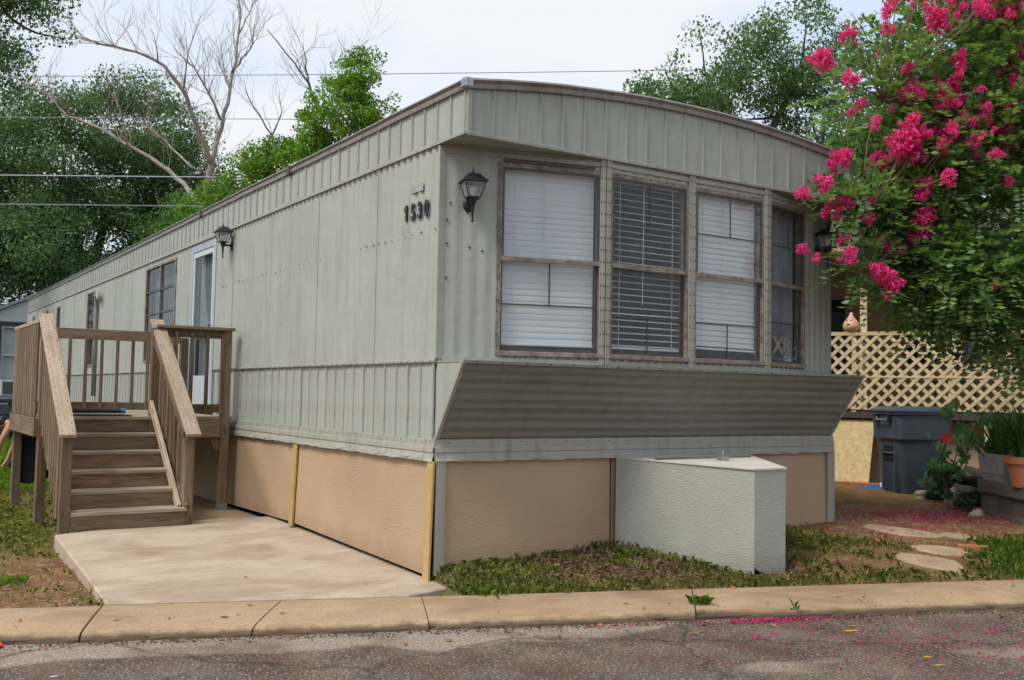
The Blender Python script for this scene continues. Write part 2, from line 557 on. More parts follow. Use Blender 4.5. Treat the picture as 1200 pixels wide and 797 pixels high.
# pavement slabs
def concrete(name, c, c2, stain, speck=0.5, face=False):
    mt, nt, bs = newmat(name)
    v = coords(nt)
    n1 = ramp(nt, noise(nt, 2.0, 7, v, 0.62), (0.3, 0), (0.72, 1))
    cc = mixc(nt, n1, c, c2)
    st = ramp(nt, noise(nt, 1.1, 5, coords(nt, (1, 1.6, 1)), 0.55, 0.6), (0.46, 0), (0.70, 0.8))
    cc = mixc(nt, st, cc, stain)
    sp = ramp(nt, noise(nt, 48, 4, v, 0.75), (0.38, speck), (0.52, 0))
    cc = mixc(nt, sp, cc, tuple(x * 0.55 for x in c))
    stv = N(nt, 'ShaderNodeMapping')
    stv.inputs['Rotation'].default_value = (0, 0, -0.25)
    stv.inputs['Scale'].default_value = (1.6, 6, 1)
    nt.links.new(v, stv.inputs[0])
    lite = ramp(nt, noise(nt, 1.6, 6, stv.outputs[0], 0.6, 0.5), (0.50, 0), (0.72, 0.32))
    cc = mixc(nt, lite, cc, tuple(min(0.8, x * 1.22) for x in c))
    dk = ramp(nt, noise(nt, 3.4, 6, stv.outputs[0], 0.65, 0.5), (0.58, 0), (0.74, 0.5))
    cc = mixc(nt, dk, cc, stain)
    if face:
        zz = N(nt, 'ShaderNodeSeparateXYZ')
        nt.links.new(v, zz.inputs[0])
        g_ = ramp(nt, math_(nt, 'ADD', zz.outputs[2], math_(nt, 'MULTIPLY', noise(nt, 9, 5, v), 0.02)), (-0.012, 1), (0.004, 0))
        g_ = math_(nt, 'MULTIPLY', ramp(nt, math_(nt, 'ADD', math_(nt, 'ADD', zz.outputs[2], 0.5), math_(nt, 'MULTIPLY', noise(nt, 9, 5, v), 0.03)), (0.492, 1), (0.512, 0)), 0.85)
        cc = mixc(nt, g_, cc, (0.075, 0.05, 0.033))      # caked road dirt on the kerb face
    nt.links.new(cc, bs.inputs['Base Color'])
    bs.inputs['Roughness'].default_value = 0.85
    bs.inputs['Specular IOR Level'].default_value = 0.25
    bump(nt, bs, math_(nt, 'ADD', noise(nt, 90, 3, v), noise(nt, 9, 4, v)), 0.35, 0.006)
    return mt
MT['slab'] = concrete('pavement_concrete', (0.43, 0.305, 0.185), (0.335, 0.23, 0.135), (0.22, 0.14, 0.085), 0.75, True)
MT['pad'] = concrete('parking_pad_concrete', (0.48, 0.395, 0.305), (0.385, 0.295, 0.21), (0.24, 0.15, 0.085), 0.4)
MT['joint'] = simple('joint_dirt', (0.09, 0.06, 0.04), 0.95, 0.4, 20)
base = MB().box(-30, 40, -0.74, -0.005, -0.14, -0.03).build('pavement', MT['joint'], None, ROADM)
tag(base, kind='structure')
joints = [-30, -22, -16, -11.5, -8.2, -6.2, -4.2, -2.14, -1.05, -0.14, 1.8, 4.08, 6.1, 8.2, 10.4, 13, 17, 24, 40]
slant = {-1.05: -0.17, 1.8: -0.30, -0.14: -0.06}
rj = random.Random(3)
for i in range(len(joints) - 1):
    a, b = joints[i], joints[i + 1]
    g = 0.006 if a != -0.14 and b != -0.14 else 0.0035
    ns_ = max(6, int((b - a) / 0.045)) if abs(a) < 9 else 8
    chip = [0.0] * (ns_ + 1)
    for _ in range(int((b - a) * 1.6) if abs(a) < 9 else 0):
        c0, w0, d0 = rj.randint(0, ns_), rj.randint(1, 5), rj.uniform(0.01, 0.045)
        for k in range(max(0, c0 - w0), min(ns_, c0 + w0) + 1):
            chip[k] = max(chip[k], d0 * (1 - abs(k - c0) / (w0 + 1)) * rj.uniform(0.6, 1))
    if a == 1.8:
        for k in range(0, min(9, ns_)):
            chip[k] = max(chip[k], 0.07 * (1 - k / 9))
    rows = []
    for k in range(ns_ + 1):
        t = k / ns_
        prof = []
        w1, w2 = rj.uniform(-0.004, 0.004), rj.uniform(-0.006, 0.006)
        c = chip[k]
        for (n_, z_) in ((0, -0.14), (0, -0.004), (-0.012, 0), (-0.35, 0.004), (-0.66 - c * 0.1, 0), (-0.735 + c * 1.0 + w1, -0.010 - c * 0.5), (-0.757 + c * 0.9 + w2, -0.034 - c * 0.35), (-0.758 + w2 * 2 + c * 0.4, -0.14)):
            q = -n_ / 0.76
            s0 = a + g + slant.get(a, 0) * q
            s1 = b - g + slant.get(b, 0) * q
            prof.append((s0 + (s1 - s0) * t, n_, z_))
        rows.append(prof)
    mb = MB()
    npf = len(rows[0])
    for k in range(ns_ + 1):
        mb.v += rows[k]
    for k in range(ns_):
        for q in range(npf - 1):
            mb.f.append((k * npf + q, k * npf + q + 1, (k + 1) * npf + q + 1, (k + 1) * npf + q))
    mb.f.append(tuple(range(npf))[::-1])
    mb.f.append(tuple(ns_ * npf + q for q in range(npf)))
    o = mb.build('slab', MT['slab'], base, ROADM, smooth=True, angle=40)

# ground sheet
def ground_mat():
    mt, nt, bs = newmat('yard_soil')
    v = coords(nt)
    at = N(nt, 'ShaderNodeAttribute', attribute_name='yard')
    sep = N(nt, 'ShaderNodeSeparateColor')
    nt.links.new(at.outputs['Color'], sep.inputs[0])
    n1 = ramp(nt, noise(nt, 3.2, 7, v, 0.65), (0.3, 0), (0.7, 1))
    n2 = noise(nt, 38, 4, v, 0.7)
    dirt = mixc(nt, n1, (0.26, 0.135, 0.065), (0.14, 0.07, 0.036))
    straw = mixc(nt, n2, (0.40, 0.27, 0.12), (0.22, 0.13, 0.055))
    c1 = mixc(nt, ramp(nt, noise(nt, 6, 6, v, 0.7), (0.5, 0), (0.62, 0.8)), dirt, straw)
    green = mixc(nt, n2, (0.07, 0.11, 0.028), (0.13, 0.125, 0.05))
    c2 = mixc(nt, math_(nt, 'MULTIPLY', sep.outputs[1], ramp(nt, noise(nt, 2.2, 5, v), (0.25, 0.5), (0.6, 1.0))), c1, green)
    mul = mixc(nt, n2, (0.055, 0.032, 0.022), (0.13, 0.08, 0.055))
    c3 = mixc(nt, sep.outputs[0], c2, mul)
    nt.links.new(c3, bs.inputs['Base Color'])
    bs.inputs['Roughness'].default_value = 0.95
    bs.inputs['Specular IOR Level'].default_value = 0.1
    bump(nt, bs, math_(nt, 'ADD', n2, noise(nt, 11, 5, v, 0.7)), 0.8, 0.03)
    return mt
def yard_mask(x, y):
    """(mulch, green)"""
    s, n = sn(x, y)
    mul = 0.0
    if -0.05 < x < 2.5 and n < 1.2:
        mul = smooth(0.05, 0.28, n) * smooth(0.25, 0.75, x) * (0.7 + 0.3 * math.sin(5 * x))
    g = 0.25
    if x < -2.0:
        g = 0.02 + 0.98 * smooth(1.9, 3.6, n)
        if n > 6:
            g = 1.0
    elif x < 0.8:
        g = 0.75
    elif x > 2.3:
        g = 0.16 + 0.20 * smooth(1.2, 0.4, n) * 0 + 0.22 * math.exp(-(n / 0.35) ** 2) + 0.75 * math.exp(-((s - 5.4) ** 2 / 0.6 + (n - 0.45) ** 2 / 0.12)) + 0.35 * math.exp(-((s - 3.2) ** 2 / 0.5 + (n - 1.0) ** 2 / 0.2))
        g -= 0.30 * math.exp(-((s - 5.3) ** 2 / 1.6 + (n - 1.9) ** 2 / 0.5))
        g = max(0, min(1, g))
    if n > 14:
        g = 1.0
    return mul, g
sl = [-160, -90, -50, -30, -20, -14, -10, -8] + [-7 + 0.09 * i for i in range(int(17 / 0.09) + 1)] + [11, 13, 16, 20, 30, 50, 90, 160]
nl = [-90, -40, -20, -9.2, -9.0, -8.9, -0.80, -0.05, -0.012, 0.0] + [0.08 * i for i in range(1, 45)] + [3.6 + 0.25 * i for i in range(30)] + [12, 14, 17, 21, 26, 34, 45, 70, 110, 170]
vs, fs, cols_ = [], [], []
for j, n in enumerate(nl):
    for i, s in enumerate(sl):
        x, y = xy(s, n)
        z = ground_z(x, y)
        if -0.03 <= n <= 0.001:
            z = min(z, -0.03)
        if n <= -9.0:
            z = -0.03
        vs.append((x, y, z))
        mu, g = yard_mask(x, y)
        cols_ += [mu, g, 0, 1]
nS = len(sl)
for j in range(len(nl) - 1):
    for i in range(nS - 1):
        fs.append((j * nS + i, j * nS + i + 1, (j + 1) * nS + i + 1, (j + 1) * nS + i))
me = bpy.data.meshes.new('ground')
me.from_pydata(vs, [], fs)
ca = me.color_attributes.new('yard', 'FLOAT_COLOR', 'POINT')
ca.data.foreach_set('color', cols_)
me.polygons.foreach_set('use_smooth', [True] * len(me.polygons))
tag(mesh_obj('ground', me, ground_mat()), kind='structure')

# concrete parking pad and the older slab behind it
def pad_z(x, y):
    s, n = sn(x, y)
    return min(0.10, 0.012 + 0.028 * max(0, n))
poly = [xy(-2.12, 0.012), xy(-1.0, 0.012), xy(-0.22, 0.012), (-0.01, -0.24), (0.06, 1.2), (0.06, 3.42), (-0.9, 3.42), (-2.03, 3.05)]
mb = MB()
mb.prism(poly, -0.12, pad_z)
o = mb.build('concrete_pad', MT['pad'], bevel=0.012)
tag(o, kind='structure')
o = MB().prism([(-0.62, 3.46), (0.06, 3.46), (0.06, 7.4), (-0.85, 7.4), (-0.85, 4.1)], -0.12, 0.055).build('path_slab', MT['slab'], bevel=0.01)
tag(o, kind='structure')

# ------------------------------------------------------------------ the mobile home
W, LEN = 4.27, 21.4
ZT, ZB, ZM, ZF, ZR = 0.874, 1.028, 1.586, 3.199, 3.52
DF = 0.36                       # overhang of the front fascia and of the shelf
ARCH = 0.17
def roof_z(x):
    t = (x - W / 2) / (W / 2)
    return ZR + ARCH * (1 - t * t)
home = thing('mobile_home', 'long weathered grey-beige mobile home with a bay of windows at its end', 'mobile home', (0, 0, 0))

def corr(s, a0, a1, z0, z1, place, pitch, amp, holes=(), sharp=False, zspl=()):
    """ribbed sheet: a along the wall, ribs vertical; place(a, b, z) -> point; b outward"""
    prof = [0, 0.12, 0.30, 0.5, 0.70, 0.88] if not sharp else [0, 0.06, 0.14, 0.5, 0.86, 0.94]
    def bb(a):
        f = (a / pitch) % 1.0
        if sharp:
            return amp if f < 0.07 or f > 0.93 else (amp * 0.5 if f < 0.12 or f > 0.88 else 0)
        return amp * 0.5 * (1 + math.cos(2 * math.pi * f))
    xs = {a0, a1}
    k = math.floor(a0 / pitch)
    while k * pitch < a1:
        for f in prof:
            a = (k + f) * pitch
            if a0 < a < a1:
                xs.add(a)
        k += 1
    for h in holes:
        for a in h[:2]:
            if a0 < a < a1:
                xs.add(a)
    xs = sorted(xs)
    xs = [x for i, x in enumerate(xs) if i == 0 or x - xs[i - 1] > 1e-5]
    for i in range(len(xs) - 1):
        m_ = (xs[i] + xs[i + 1]) / 2
        zz = [(z0, z1)]
        for h in holes:
            if h[0] < m_ < h[1]:
                nz = []
                for (p, q) in zz:
                    if h[3] <= p or h[2] >= q:
                        nz.append((p, q))
                    else:
                        if h[2] > p:
                            nz.append((p, h[2]))
                        if h[3] < q:
                            nz.append((h[3], q))
                zz = nz
        for (p, q) in zz:
            s.poly([place(xs[i], bb(xs[i]), p), place(xs[i + 1], bb(xs[i + 1]), p), place(xs[i + 1], bb(xs[i + 1]), q), place(xs[i], bb(xs[i]), q)])
def weld(me, d=1e-4):
    bm = bmesh.new()
    bm.from_mesh(me)
    bmesh.ops.remove_doubles(bm, verts=bm.verts[:], dist=d)
    bmesh.ops.recalc_face_normals(bm, faces=bm.faces[:])
    bm.to_mesh(me)
    bm.free()

left = lambda a, b, z: (-b, a, z)
right = lambda a, b, z: (W + b, a, z)
# openings of the left wall: y0, y1, z0, z1
DOOR = (5.46, 6.44, 1.10, 3.11)
WIN_S = (7.25, 8.92, 1.72, 3.11)
SLITS = [(12.75, 13.45, 1.72, 3.09), (16.45, 16.9, 2.3, 3.05), (18.05, 18.35, 2.45, 3.07), (20.2, 20.45, 2.55, 3.05)]
holes = [DOOR, WIN_S] + SLITS
seams = [0.0, 1.04] + [1.04 + 1.252 * i for i in range(1, 16)] + [LEN]
seams = [a for a in seams if a < LEN - 0.3] + [LEN]
for i in range(len(seams) - 1):
    a, b = seams[i] + (0.003 if i else 0.0), seams[i + 1] - 0.003
    mb = MB()
    off = random.uniform(-0.002, 0.003)
    spans = [(ZM + 0.012, ZF + 0.02)]
    for h in holes:
        if h[0] <= a and b <= h[1]:                # panel broken in two by a window
            spans = [(ZM + 0.012, h[2]), (h[3], ZF + 0.02)]
    if len(spans) == 2:
        mb2 = MB()
        corr(mb2, a, b, *spans[1], lambda a_, b_, z_: (-b_ - off, a_, z_), 0.1043, 0.018)
        mesh_obj('wall_panel', mb2.mesh('wall_panel', True), MT['paint'], home)
    corr(mb, a, b, *spans[0], lambda a_, b_, z_: (-b_ - off, a_, z_), 0.1043, 0.018, holes)
    me = mb.mesh('wall_panel', True)
    weld(me)
    me.polygons.foreach_set('use_smooth', [True] * len(me.polygons))
    p = mesh_obj('wall_panel', me, MT['paint'], home)
    if i and not (seams[i] > DOOR[0] and seams[i] < DOOR[1]) and not (WIN_S[0] < seams[i] < WIN_S[1]):
        MB().box(-0.021, -0.004, seams[i] - 0.011, seams[i] + 0.006, ZM + 0.02, ZF).build('seam_strip', MT['paint'], p, bevel=0.002)
mb = MB()
corr(mb, 0, LEN, ZB - 0.02, ZF + 0.02, right, 0.0626, 0.0085)
mesh_obj('wall_panel', mb.mesh('wall_panel'), MT['paint'], home)
MB().box(0.02, W - 0.02, LEN - 0.03, LEN, ZT, ZR).build('end_wall', MT['paint'], home)

# strips with a standing seam: the fascia and the band below the belt
def strip_mesh(wd, z0, z1, dent=0.0):
    mb = MB()
    t = 0.010
    mb.box(-0.004, 0.0, 0.004, wd, z0, z1)
    # standing rib, slightly crooked
    segs = 5
    for k in range(segs):
        za, zb_ = z0 + (z1 - z0) * k / segs, z0 + (z1 - z0) * (k + 1) / segs
        j0 = dent * math.sin(k * 2.1 + wd * 31)
        j1 = dent * math.sin((k + 1) * 2.1 + wd * 31)
        mb.poly([(-0.004, 0.0 + j0, za), (-0.004, 0.0 + j1, zb_), (-0.016, 0.004 + j1, zb_), (-0.016, 0.004 + j0, za)])
        mb.poly([(-0.016, 0.004 + j0, za), (-0.016, 0.004 + j1, zb_), (-0.016, 0.016 + j1, zb_), (-0.016, 0.016 + j0, za)])
        mb.poly([(-0.016, 0.016 + j0, za), (-0.016, 0.016 + j1, zb_), (-0.004, 0.022 + j1, zb_), (-0.004, 0.022 + j0, za)])
    return mb
PIT = 0.2
sm_f = [strip_mesh(PIT, ZF - 0.01, ZR + 0.005, d).mesh('fascia_strip') for d in (0, 0.0015, 0.003)]
sm_l = [strip_mesh(PIT, ZB - 0.01, ZM + 0.01, d).mesh('siding_strip') for d in (0.001, 0.004, 0.007)]
for me in sm_f + sm_l:
    me.materials.append(MT['paint'])
NEARS = 36
y = -DF + 0.002
k = 0
while y < NEARS * PIT:
    w_ = random.uniform(-0.002, 0.002)
    mesh_obj('fascia_strip', random.choice(sm_f), None, home, Matrix.Translation((w_ - 0.004, y, 0)))
    y += PIT
mb = MB()
yy0 = y
def rep(mb, z0, z1, ya):
    q = ya
    while q < LEN - 0.02:
        st = strip_mesh(min(PIT, LEN - q), z0, z1, 0.002)
        b = len(mb.v)
        mb.v += [(vx - 0.004, vy + q, vz) for vx, vy, vz in st.v]
        mb.f += [tuple(b + i for i in f_) for f_ in st.f]
        q += PIT
rep(mb, ZF - 0.01, ZR + 0.005, y)
tag(mb.build('far_fascia_strips', MT['paint'], home), kind='stuff')
y = 0.02
while y < NEARS * PIT:
    if not (DOOR[0] - 0.2 < y < DOOR[1]):
        mesh_obj('siding_strip', random.choice(sm_l), None, home, Matrix.Translation((random.uniform(-0.003, 0.003), y, 0)))
    y += PIT
mb = MB()
rep(mb, ZB - 0.01, ZM + 0.01, y)
tag(mb.build('far_siding_strips', MT['paint'], home), kind='stuff')
# plain sheets that close the wall behind the strips
MB().box(0.004, 0.02, -DF + 0.01, LEN, ZF - 0.005, ZR).build('fascia_backing', MT['paint'], home)
mb = MB()
mb.box(0.006, 0.02, 0.0, DOOR[0], ZB - 0.02, ZM)
mb.box(0.006, 0.02, DOOR[1], LEN, ZB - 0.02, ZM)
mb.build('wall_backing', MT['paint'], home)
# ledge strip under the fascia and belt moulding above the strip band
mb = MB()
mb.box(-0.022, 0.0, -DF, LEN, ZF - 0.022, ZF + 0.006)
mb.box(-0.030, -0.022, -DF, LEN, ZF - 0.026, ZF - 0.012)
mb.build('fascia_ledge', MT['trim'], home, bevel=0.002)
def belt_piece(y0, y1):
    mb = MB()
    mb.box(-0.020, 0.0, y0, y1, ZM - 0.012, ZM + 0.018)
    mb.box(-0.030, -0.020, y0, y1, ZM - 0.004, ZM + 0.010)
    mb.build('belt_moulding', MT['trim'], home, bevel=0.002)
for a, b in ((0.0, 1.9), (1.903, 3.9), (3.903, 5.45), (6.45, 9), (9.003, 13), (13.003, LEN)):
    belt_piece(a, b)
# side ledge at the foot of the wall: two lapped strips with a ragged lip
def lap(place, a0, a1, parent, nm='lap_trim'):
    segs = max(4, int((a1 - a0) / 0.08))
    prof = [(0.0, ZB), (0.016, ZB - 0.004), (0.018, ZB - 0.052), (0.026, ZB - 0.056), (0.030, ZB - 0.095), (0.022, ZB - 0.100), (0.036, ZB - 0.140), (0.042, ZT - 0.008), (0.030, ZT - 0.012)]
    mb = MB()
    n = len(prof)
    for i in range(segs + 1):
        a = a0 + (a1 - a0) * i / segs
        for q, (b_, z_) in enumerate(prof):
            jz = random.uniform(-0.006, 0.006) if q >= n - 2 else (random.uniform(-0.0015, 0.0015))
            jb = random.uniform(-0.006, 0.006) if q >= n - 3 else 0
            mb.v.append(place(a, b_ + jb, z_ + jz))
    for i in range(segs):
        for q in range(n - 1):
            mb.f.append((i * n + q, i * n + q + 1, (i + 1) * n + q + 1, (i + 1) * n + q))
    return mb.build(nm, MT['trim'], parent)
for a, b in ((-0.02, 3.35), (3.33, 6.8), (6.78, 13), (12.98, LEN)):
    lap(left, a, b, home)
front = lambda a, b, z: (a, -b, z)
for a, b in ((-0.02, 0.62), (0.6, 3.02), (3.0, W + 0.02)):
    lap(front, a, b, home)
lap(right, 0, LEN, home)

# corner post of the left wall
MB().box(-0.022, 0.035, -0.014, 0.012, ZM + 0.02, ZF - 0.03).build('corner_trim', MT['paint'], home, bevel=0.003)

# bay wall: three facets
facets = [((0.0, 0.0), (1.25, -0.345)), ((1.25, -0.345), (3.02, -0.345)), ((3.02, -0.345), (W, 0.0))]
def facet(i):
    (x0, y0), (x1, y1) = facets[i]
    L = math.hypot(x1 - x0, y1 - y0)
    ex, ey = (x1 - x0) / L, (y1 - y0) / L
    nx, ny = ey, -ex
    mw = Matrix(((ex, -nx, 0, x0), (ey, -ny, 0, y0), (0, 0, 1, 0), (0, 0, 0, 1)))   # local x along, local -y outward
    return L, (lambda a, b, z: (x0 + ex * a + nx * b, y0 + ey * a + ny * b, z)), mw
WINS = [(0, 0.452, 1.262), (1, 0.05, 0.845), (1, 0.925, 1.72), (2, 0.05, 0.705)]
WZ0, WZ1 = 1.665, 3.065
for i in range(3):
    L, pl, mw = facet(i)
    hs = [(a0 - 0.005, a1 + 0.005, WZ0 - 0.005, WZ1 + 0.005) for (fi, a0, a1) in WINS if fi == i]
    mb = MB()
    corr(mb, 0, L, ZM - 0.005, ZF + 0.01, pl, 0.115, 0.006, hs)
    me = mb.mesh('front_wall_panel')
    weld(me)
    mesh_obj('front_wall_panel', me, MT['paint'], home)

def local_box(mw, name, mat, parent, a0, a1, b0, b1, z0, z1, bev=0.002):
    """box in facet coordinates; b is outward"""
    mb = MB().box(a0, a1, -b1, -b0, z0, z1)
    return mb.build(name, mat, parent, mw, bevel=bev)

def make_window(fi, a0, a1, upper, lower, label, zlo=WZ0, zhi=WZ1, mwx=None, glass='glass'):
    mw = facet(fi)[2] if mwx is None else mwx
    mb = MB()
    fwid = 0.015
    for (p, q, r_, s_) in ((a0, a0 + fwid, zlo, zhi), (a1 - fwid, a1, zlo, zhi), (a0 + fwid, a1 - fwid, zhi - fwid, zhi), (a0 + fwid, a1 - fwid, zlo, zlo + fwid)):
        mb.box(p, q, -0.016, 0.075, r_, s_)
    # flange with a thin outer lip
    for (p, q, r_, s_) in ((a0 - 0.022, a0, zlo - 0.02, zhi + 0.02), (a1, a1 + 0.022, zlo - 0.02, zhi + 0.02), (a0, a1, zhi, zhi + 0.02), (a0, a1, zlo - 0.02, zlo)):
        mb.box(p, q, -0.012, 0.0, r_, s_)
    win = mb.build('window', MT['frame'], home, mw, bevel=0.002)
    win['label'] = label
    zm = zlo + (zhi - zlo) * 0.5
    i0, i1 = a0 + fwid, a1 - fwid
    # dark sash stiles and rails, upper sash outside the lower one
    for nm, (z0, z1), b in (('upper_sash', (zm - 0.012, zhi - fwid), 0.006), ('lower_sash', (zlo + fwid, zm + 0.014), -0.022)):
        mb = MB()
        t = 0.017
        mb.box(i0, i0 + t, -b - 0.008, -b + 0.012, z0, z1)
        mb.box(i1 - t, i1, -b - 0.008, -b + 0.012, z0, z1)
        mb.box(i0 + t, i1 - t, -b - 0.008, -b + 0.012, z1 - t, z1)
        mb.box(i0 + t, i1 - t, -b - 0.008, -b + 0.012, z0, z0 + t)
        mb.build(nm, MT['sash'], win, mw, bevel=0.0015)
        mb = MB()
        mb.poly([(i0 + t * 0.5, -b, z0 + t * 0.5), (i1 - t * 0.5, -b, z0 + t * 0.5), (i1 - t * 0.5, -b, z1 - t * 0.5), (i0 + t * 0.5, -b, z1 - t * 0.5)])
        mb.build('pane', MT[glass], win, mw)
        pat = upper if nm == 'upper_sash' else lower
        bars = []
        zc = (z0 + z1) / 2
        xm = (a0 + a1) / 2
        if pat in ('T_top', 'T_low'):
            hz = z0 + (z1 - z0) * (0.42 if pat == 'T_low' else 0.5)
            bars.append((i0 + t, i1 - t, hz - 0.006, hz + 0.006))
            bars.append((xm - 0.006, xm + 0.006, hz + 0.006, z1 - t) if pat == 'T_top' else (xm - 0.006, xm + 0.006, z0 + t, hz - 0.006))
        elif pat == 'bar':
            bars.append((i0 + t, i1 - t, zc - 0.006, zc + 0.006))
        for (p, q, r_, s_) in bars:
            MB().box(p, q, -b - 0.007, -b - 0.001, r_, s_).build('muntin', MT['sash'], win, mw, bevel=0.001)
    local_box(mw, 'meeting_rail', MT['frame'], win, i0, i1, 0.008, 0.022, zm - 0.018, zm + 0.016)
    local_box(mw, 'sill', MT['frame'], win, a0 - 0.01, a1 + 0.01, 0.014, 0.03, zlo - 0.02, zlo + 0.012)
    mb = MB()
    k = zlo + 0.05
    while k < zhi - 0.02:
        for aa in (a0 - 0.011, a1 + 0.011):
            mb.box(aa - 0.004, aa + 0.004, -0.0155, -0.011, k - 0.004, k + 0.004)
        k += 0.085
    k = a0 + 0.05
    while k < a1:
        for zq in (zlo - 0.032, zhi + 0.011):
            mb.box(k - 0.004, k + 0.004, -0.0155, -0.005, zq - 0.004, zq + 0.004)
        k += 0.085
    tag(mb.build('screw_heads', MT['screw'], win, mw), kind='stuff')
    return win
w1 = make_window(*WINS[0], 'plain', 'T_top', 'window with one undivided upper sash and closed white blind')
w2 = make_window(*WINS[1], 'T_top', 'T_low', 'window with open slatted blind')
w3 = make_window(*WINS[2], 'T_top', 'T_low', 'window with white blind drawn crooked')
w4 = make_window(*WINS[3], 'T_top', 'bar', 'dark window on the far facet of the bay')

# mullion covers at folds and between windows
def cover(fi, a, wd, nm='mullion_cover'):
    mw = facet(fi)[2]
    o = MB().box(a - wd / 2, a + wd / 2, -0.024, -0.009, ZM + 0.01, ZF - 0.02).build(nm, MT['trim'], home, mw, bevel=0.003)
    mb = MB()
    k = ZM + 0.06
    while k < ZF - 0.06:
        for aa in (a - wd * 0.3, a + wd * 0.3):
            mb.box(aa - 0.0045, aa + 0.0045, -0.0275, -0.0235, k - 0.0045, k + 0.0045)
        k += 0.092
    tag(mb.build('screw_heads', MT['screw'], o, mw), kind='stuff')
L0 = facet(0)[0]
cover(0, L0 - 0.026, 0.046)
cover(1, 0.022, 0.044)
cover(1, 0.885, 0.072)
cover(1, 1.77 - 0.024, 0.044)
cover(2, 0.024, 0.044)
# crossing trim above and below the windows
for i in range(3):
    L, pl, mw = facet(i)
    local_box(mw, 'sill_trim', MT['trim'], home, 0.03, L - 0.03, 0.007, 0.018, ZM + 0.002, ZM + 0.042)
    local_box(mw, 'head_trim', MT['trim'], home, 0.03, L - 0.03, 0.007, 0.016, WZ1 + 0.05, WZ1 + 0.085)
# wood caulk gap above the first window
local_box(facet(0)[2], 'head_flashing', MT['sash'], home, 0.47, 1.2, 0.017, 0.02, WZ1 + 0.022, WZ1 + 0.046)

# tape mark left on the dark window
cu = bpy.data.curves.new('mark', 'FONT')
cu.body = 'X8'
cu.size = 0.2
cu.extrude = 0.0008
cu.offset = 0.006
to = bpy.data.objects.new('mark', cu)
col.objects.link(to)
dg = bpy.context.evaluated_depsgraph_get()
tm = bpy.data.meshes.new_from_object(to.evaluated_get(dg))
bpy.data.objects.remove(to)
L, pl, mw = facet(2)
MT['tape'] = simple('faded_tape', (0.30, 0.25, 0.18), 0.8)
mesh_obj('tape_mark', tm, MT['tape'], w4, mw @ Matrix.Translation((0.16, 0.018, WZ0 + 0.10)) @ Matrix.Rotation(math.radians(90), 4, 'X') @ Matrix.Scale(1.3, 4, (1, 0, 0)))

# front fascia under the arched roof, strip by strip
MB_front = []
nst = 21
pw = W / nst
for k in range(nst):
    x0, x1 = k * pw, (k + 1) * pw
    mb = MB()
    zt0, zt1 = roof_z(x0) + 0.004, roof_z(x1) + 0.004
    yb = -DF
    mb.poly([(x0, yb, ZF - 0.005), (x1, yb, ZF - 0.005), (x1, yb, zt1), (x0, yb, zt0)])
    mb.poly([(x0, yb + 0.012, ZF - 0.005), (x0, yb + 0.012, zt0), (x1, yb + 0.012, zt1), (x1, yb + 0.012, ZF - 0.005)])
    mb.poly([(x0, yb, ZF - 0.005), (x0, yb + 0.012, ZF - 0.005), (x1, yb + 0.012, ZF - 0.005), (x1, yb, ZF - 0.005)])
    j = random.uniform(-0.001, 0.002)
    for (xa, ba, xb, b2) in ((x0, 0, x0 + 0.004, 0.012), (x0 + 0.004, 0.012, x0 + 0.016, 0.012), (x0 + 0.016, 0.012, x0 + 0.022, 0)):
        mb.poly([(xa, yb - ba - j, ZF - 0.005), (xb, yb - b2 - j, ZF - 0.005), (xb, yb - b2 - j, zt0), (xa, yb - ba - j, zt0)])
    mb.build('fascia_strip', MT['paint'], home)
MB().box(0.002, W, -DF - 0.020, -DF + 0.02, ZF - 0.03, ZF - 0.004).build('fascia_ledge', MT['trim'], home, bevel=0.003)
MB().box(-0.006, 0.03, -DF - 0.016, -DF + 0.03, ZF - 0.02, ZR).build('corner_trim', MT['paint'], home, bevel=0.003)
MB().box(0.002, W, -DF + 0.012, 0.08, ZF - 0.014, ZF - 0.004).build('soffit', MT['paint'], home)

# roof sheet and its edge rails
mb = MB()
nx = 24
xs = [-0.03 + (W + 0.06) * i / nx for i in range(nx + 1)]
rz = lambda x: roof_z(min(max(x, 0), W)) + 0.03
ys = [-DF - 0.03, 2, 5, 8, 11, 14, 17, LEN + 0.03]
for j in range(len(ys)):
    for x in xs:
        mb.v.append((x, ys[j], rz(x) + random.uniform(-0.004, 0.004) * (0 < j < len(ys) - 1)))
for j in range(len(ys) - 1):
    for i in range(nx):
        b = j * (nx + 1) + i
        mb.f.append((b, b + 1, b + nx + 2, b + nx + 1))
mb.build('roof', MT['roof'], home, smooth=True)
prof = [(0.0, 0.038), (0.030, 0.040), (0.042, 0.024), (0.030, 0.012), (0.024, 0.004), (0.034, -0.002), (0.030, -0.034), (0.010, -0.036)]
def sweep_edge(pts, outs, nm, jit=0.0):
    mb = MB()
    n = len(prof)
    for (p, o_) in zip(pts, outs):
        jj = random.uniform(-jit, jit)
        for (b_, z_) in prof:
            mb.v.append((p[0] + o_[0] * (b_ + jj), p[1] + o_[1] * (b_ + jj), p[2] + z_ + jj * 0.5))
    for i in range(len(pts) - 1):
        for q in range(n - 1):
            mb.f.append((i * n + q, (i + 1) * n + q, (i + 1) * n + q + 1, i * n + q + 1))
    return mb.build(nm, MT['rooftrim'], home, smooth=True, angle=35)
for (a, b) in ((-DF - 0.01, 3.05), (3.06, 6.1), (6.11, 9.2), (9.21, 14), (14.01, LEN)):
    q = [a + (b - a) * i / 12 for i in range(13)]
    sweep_edge([(0, y_, ZR + 0.012) for y_ in q], [(-1, 0)] * 13, 'roof_edge_rail', 0.003)
q = [W * i / 40 for i in range(41)]
sweep_edge([(x, -DF, roof_z(x) + 0.012) for x in q], [(0, -1)] * 41, 'roof_edge_rail', 0.002)
q = [(-DF - 0.01 + (LEN + DF) * i / 8) for i in range(9)]
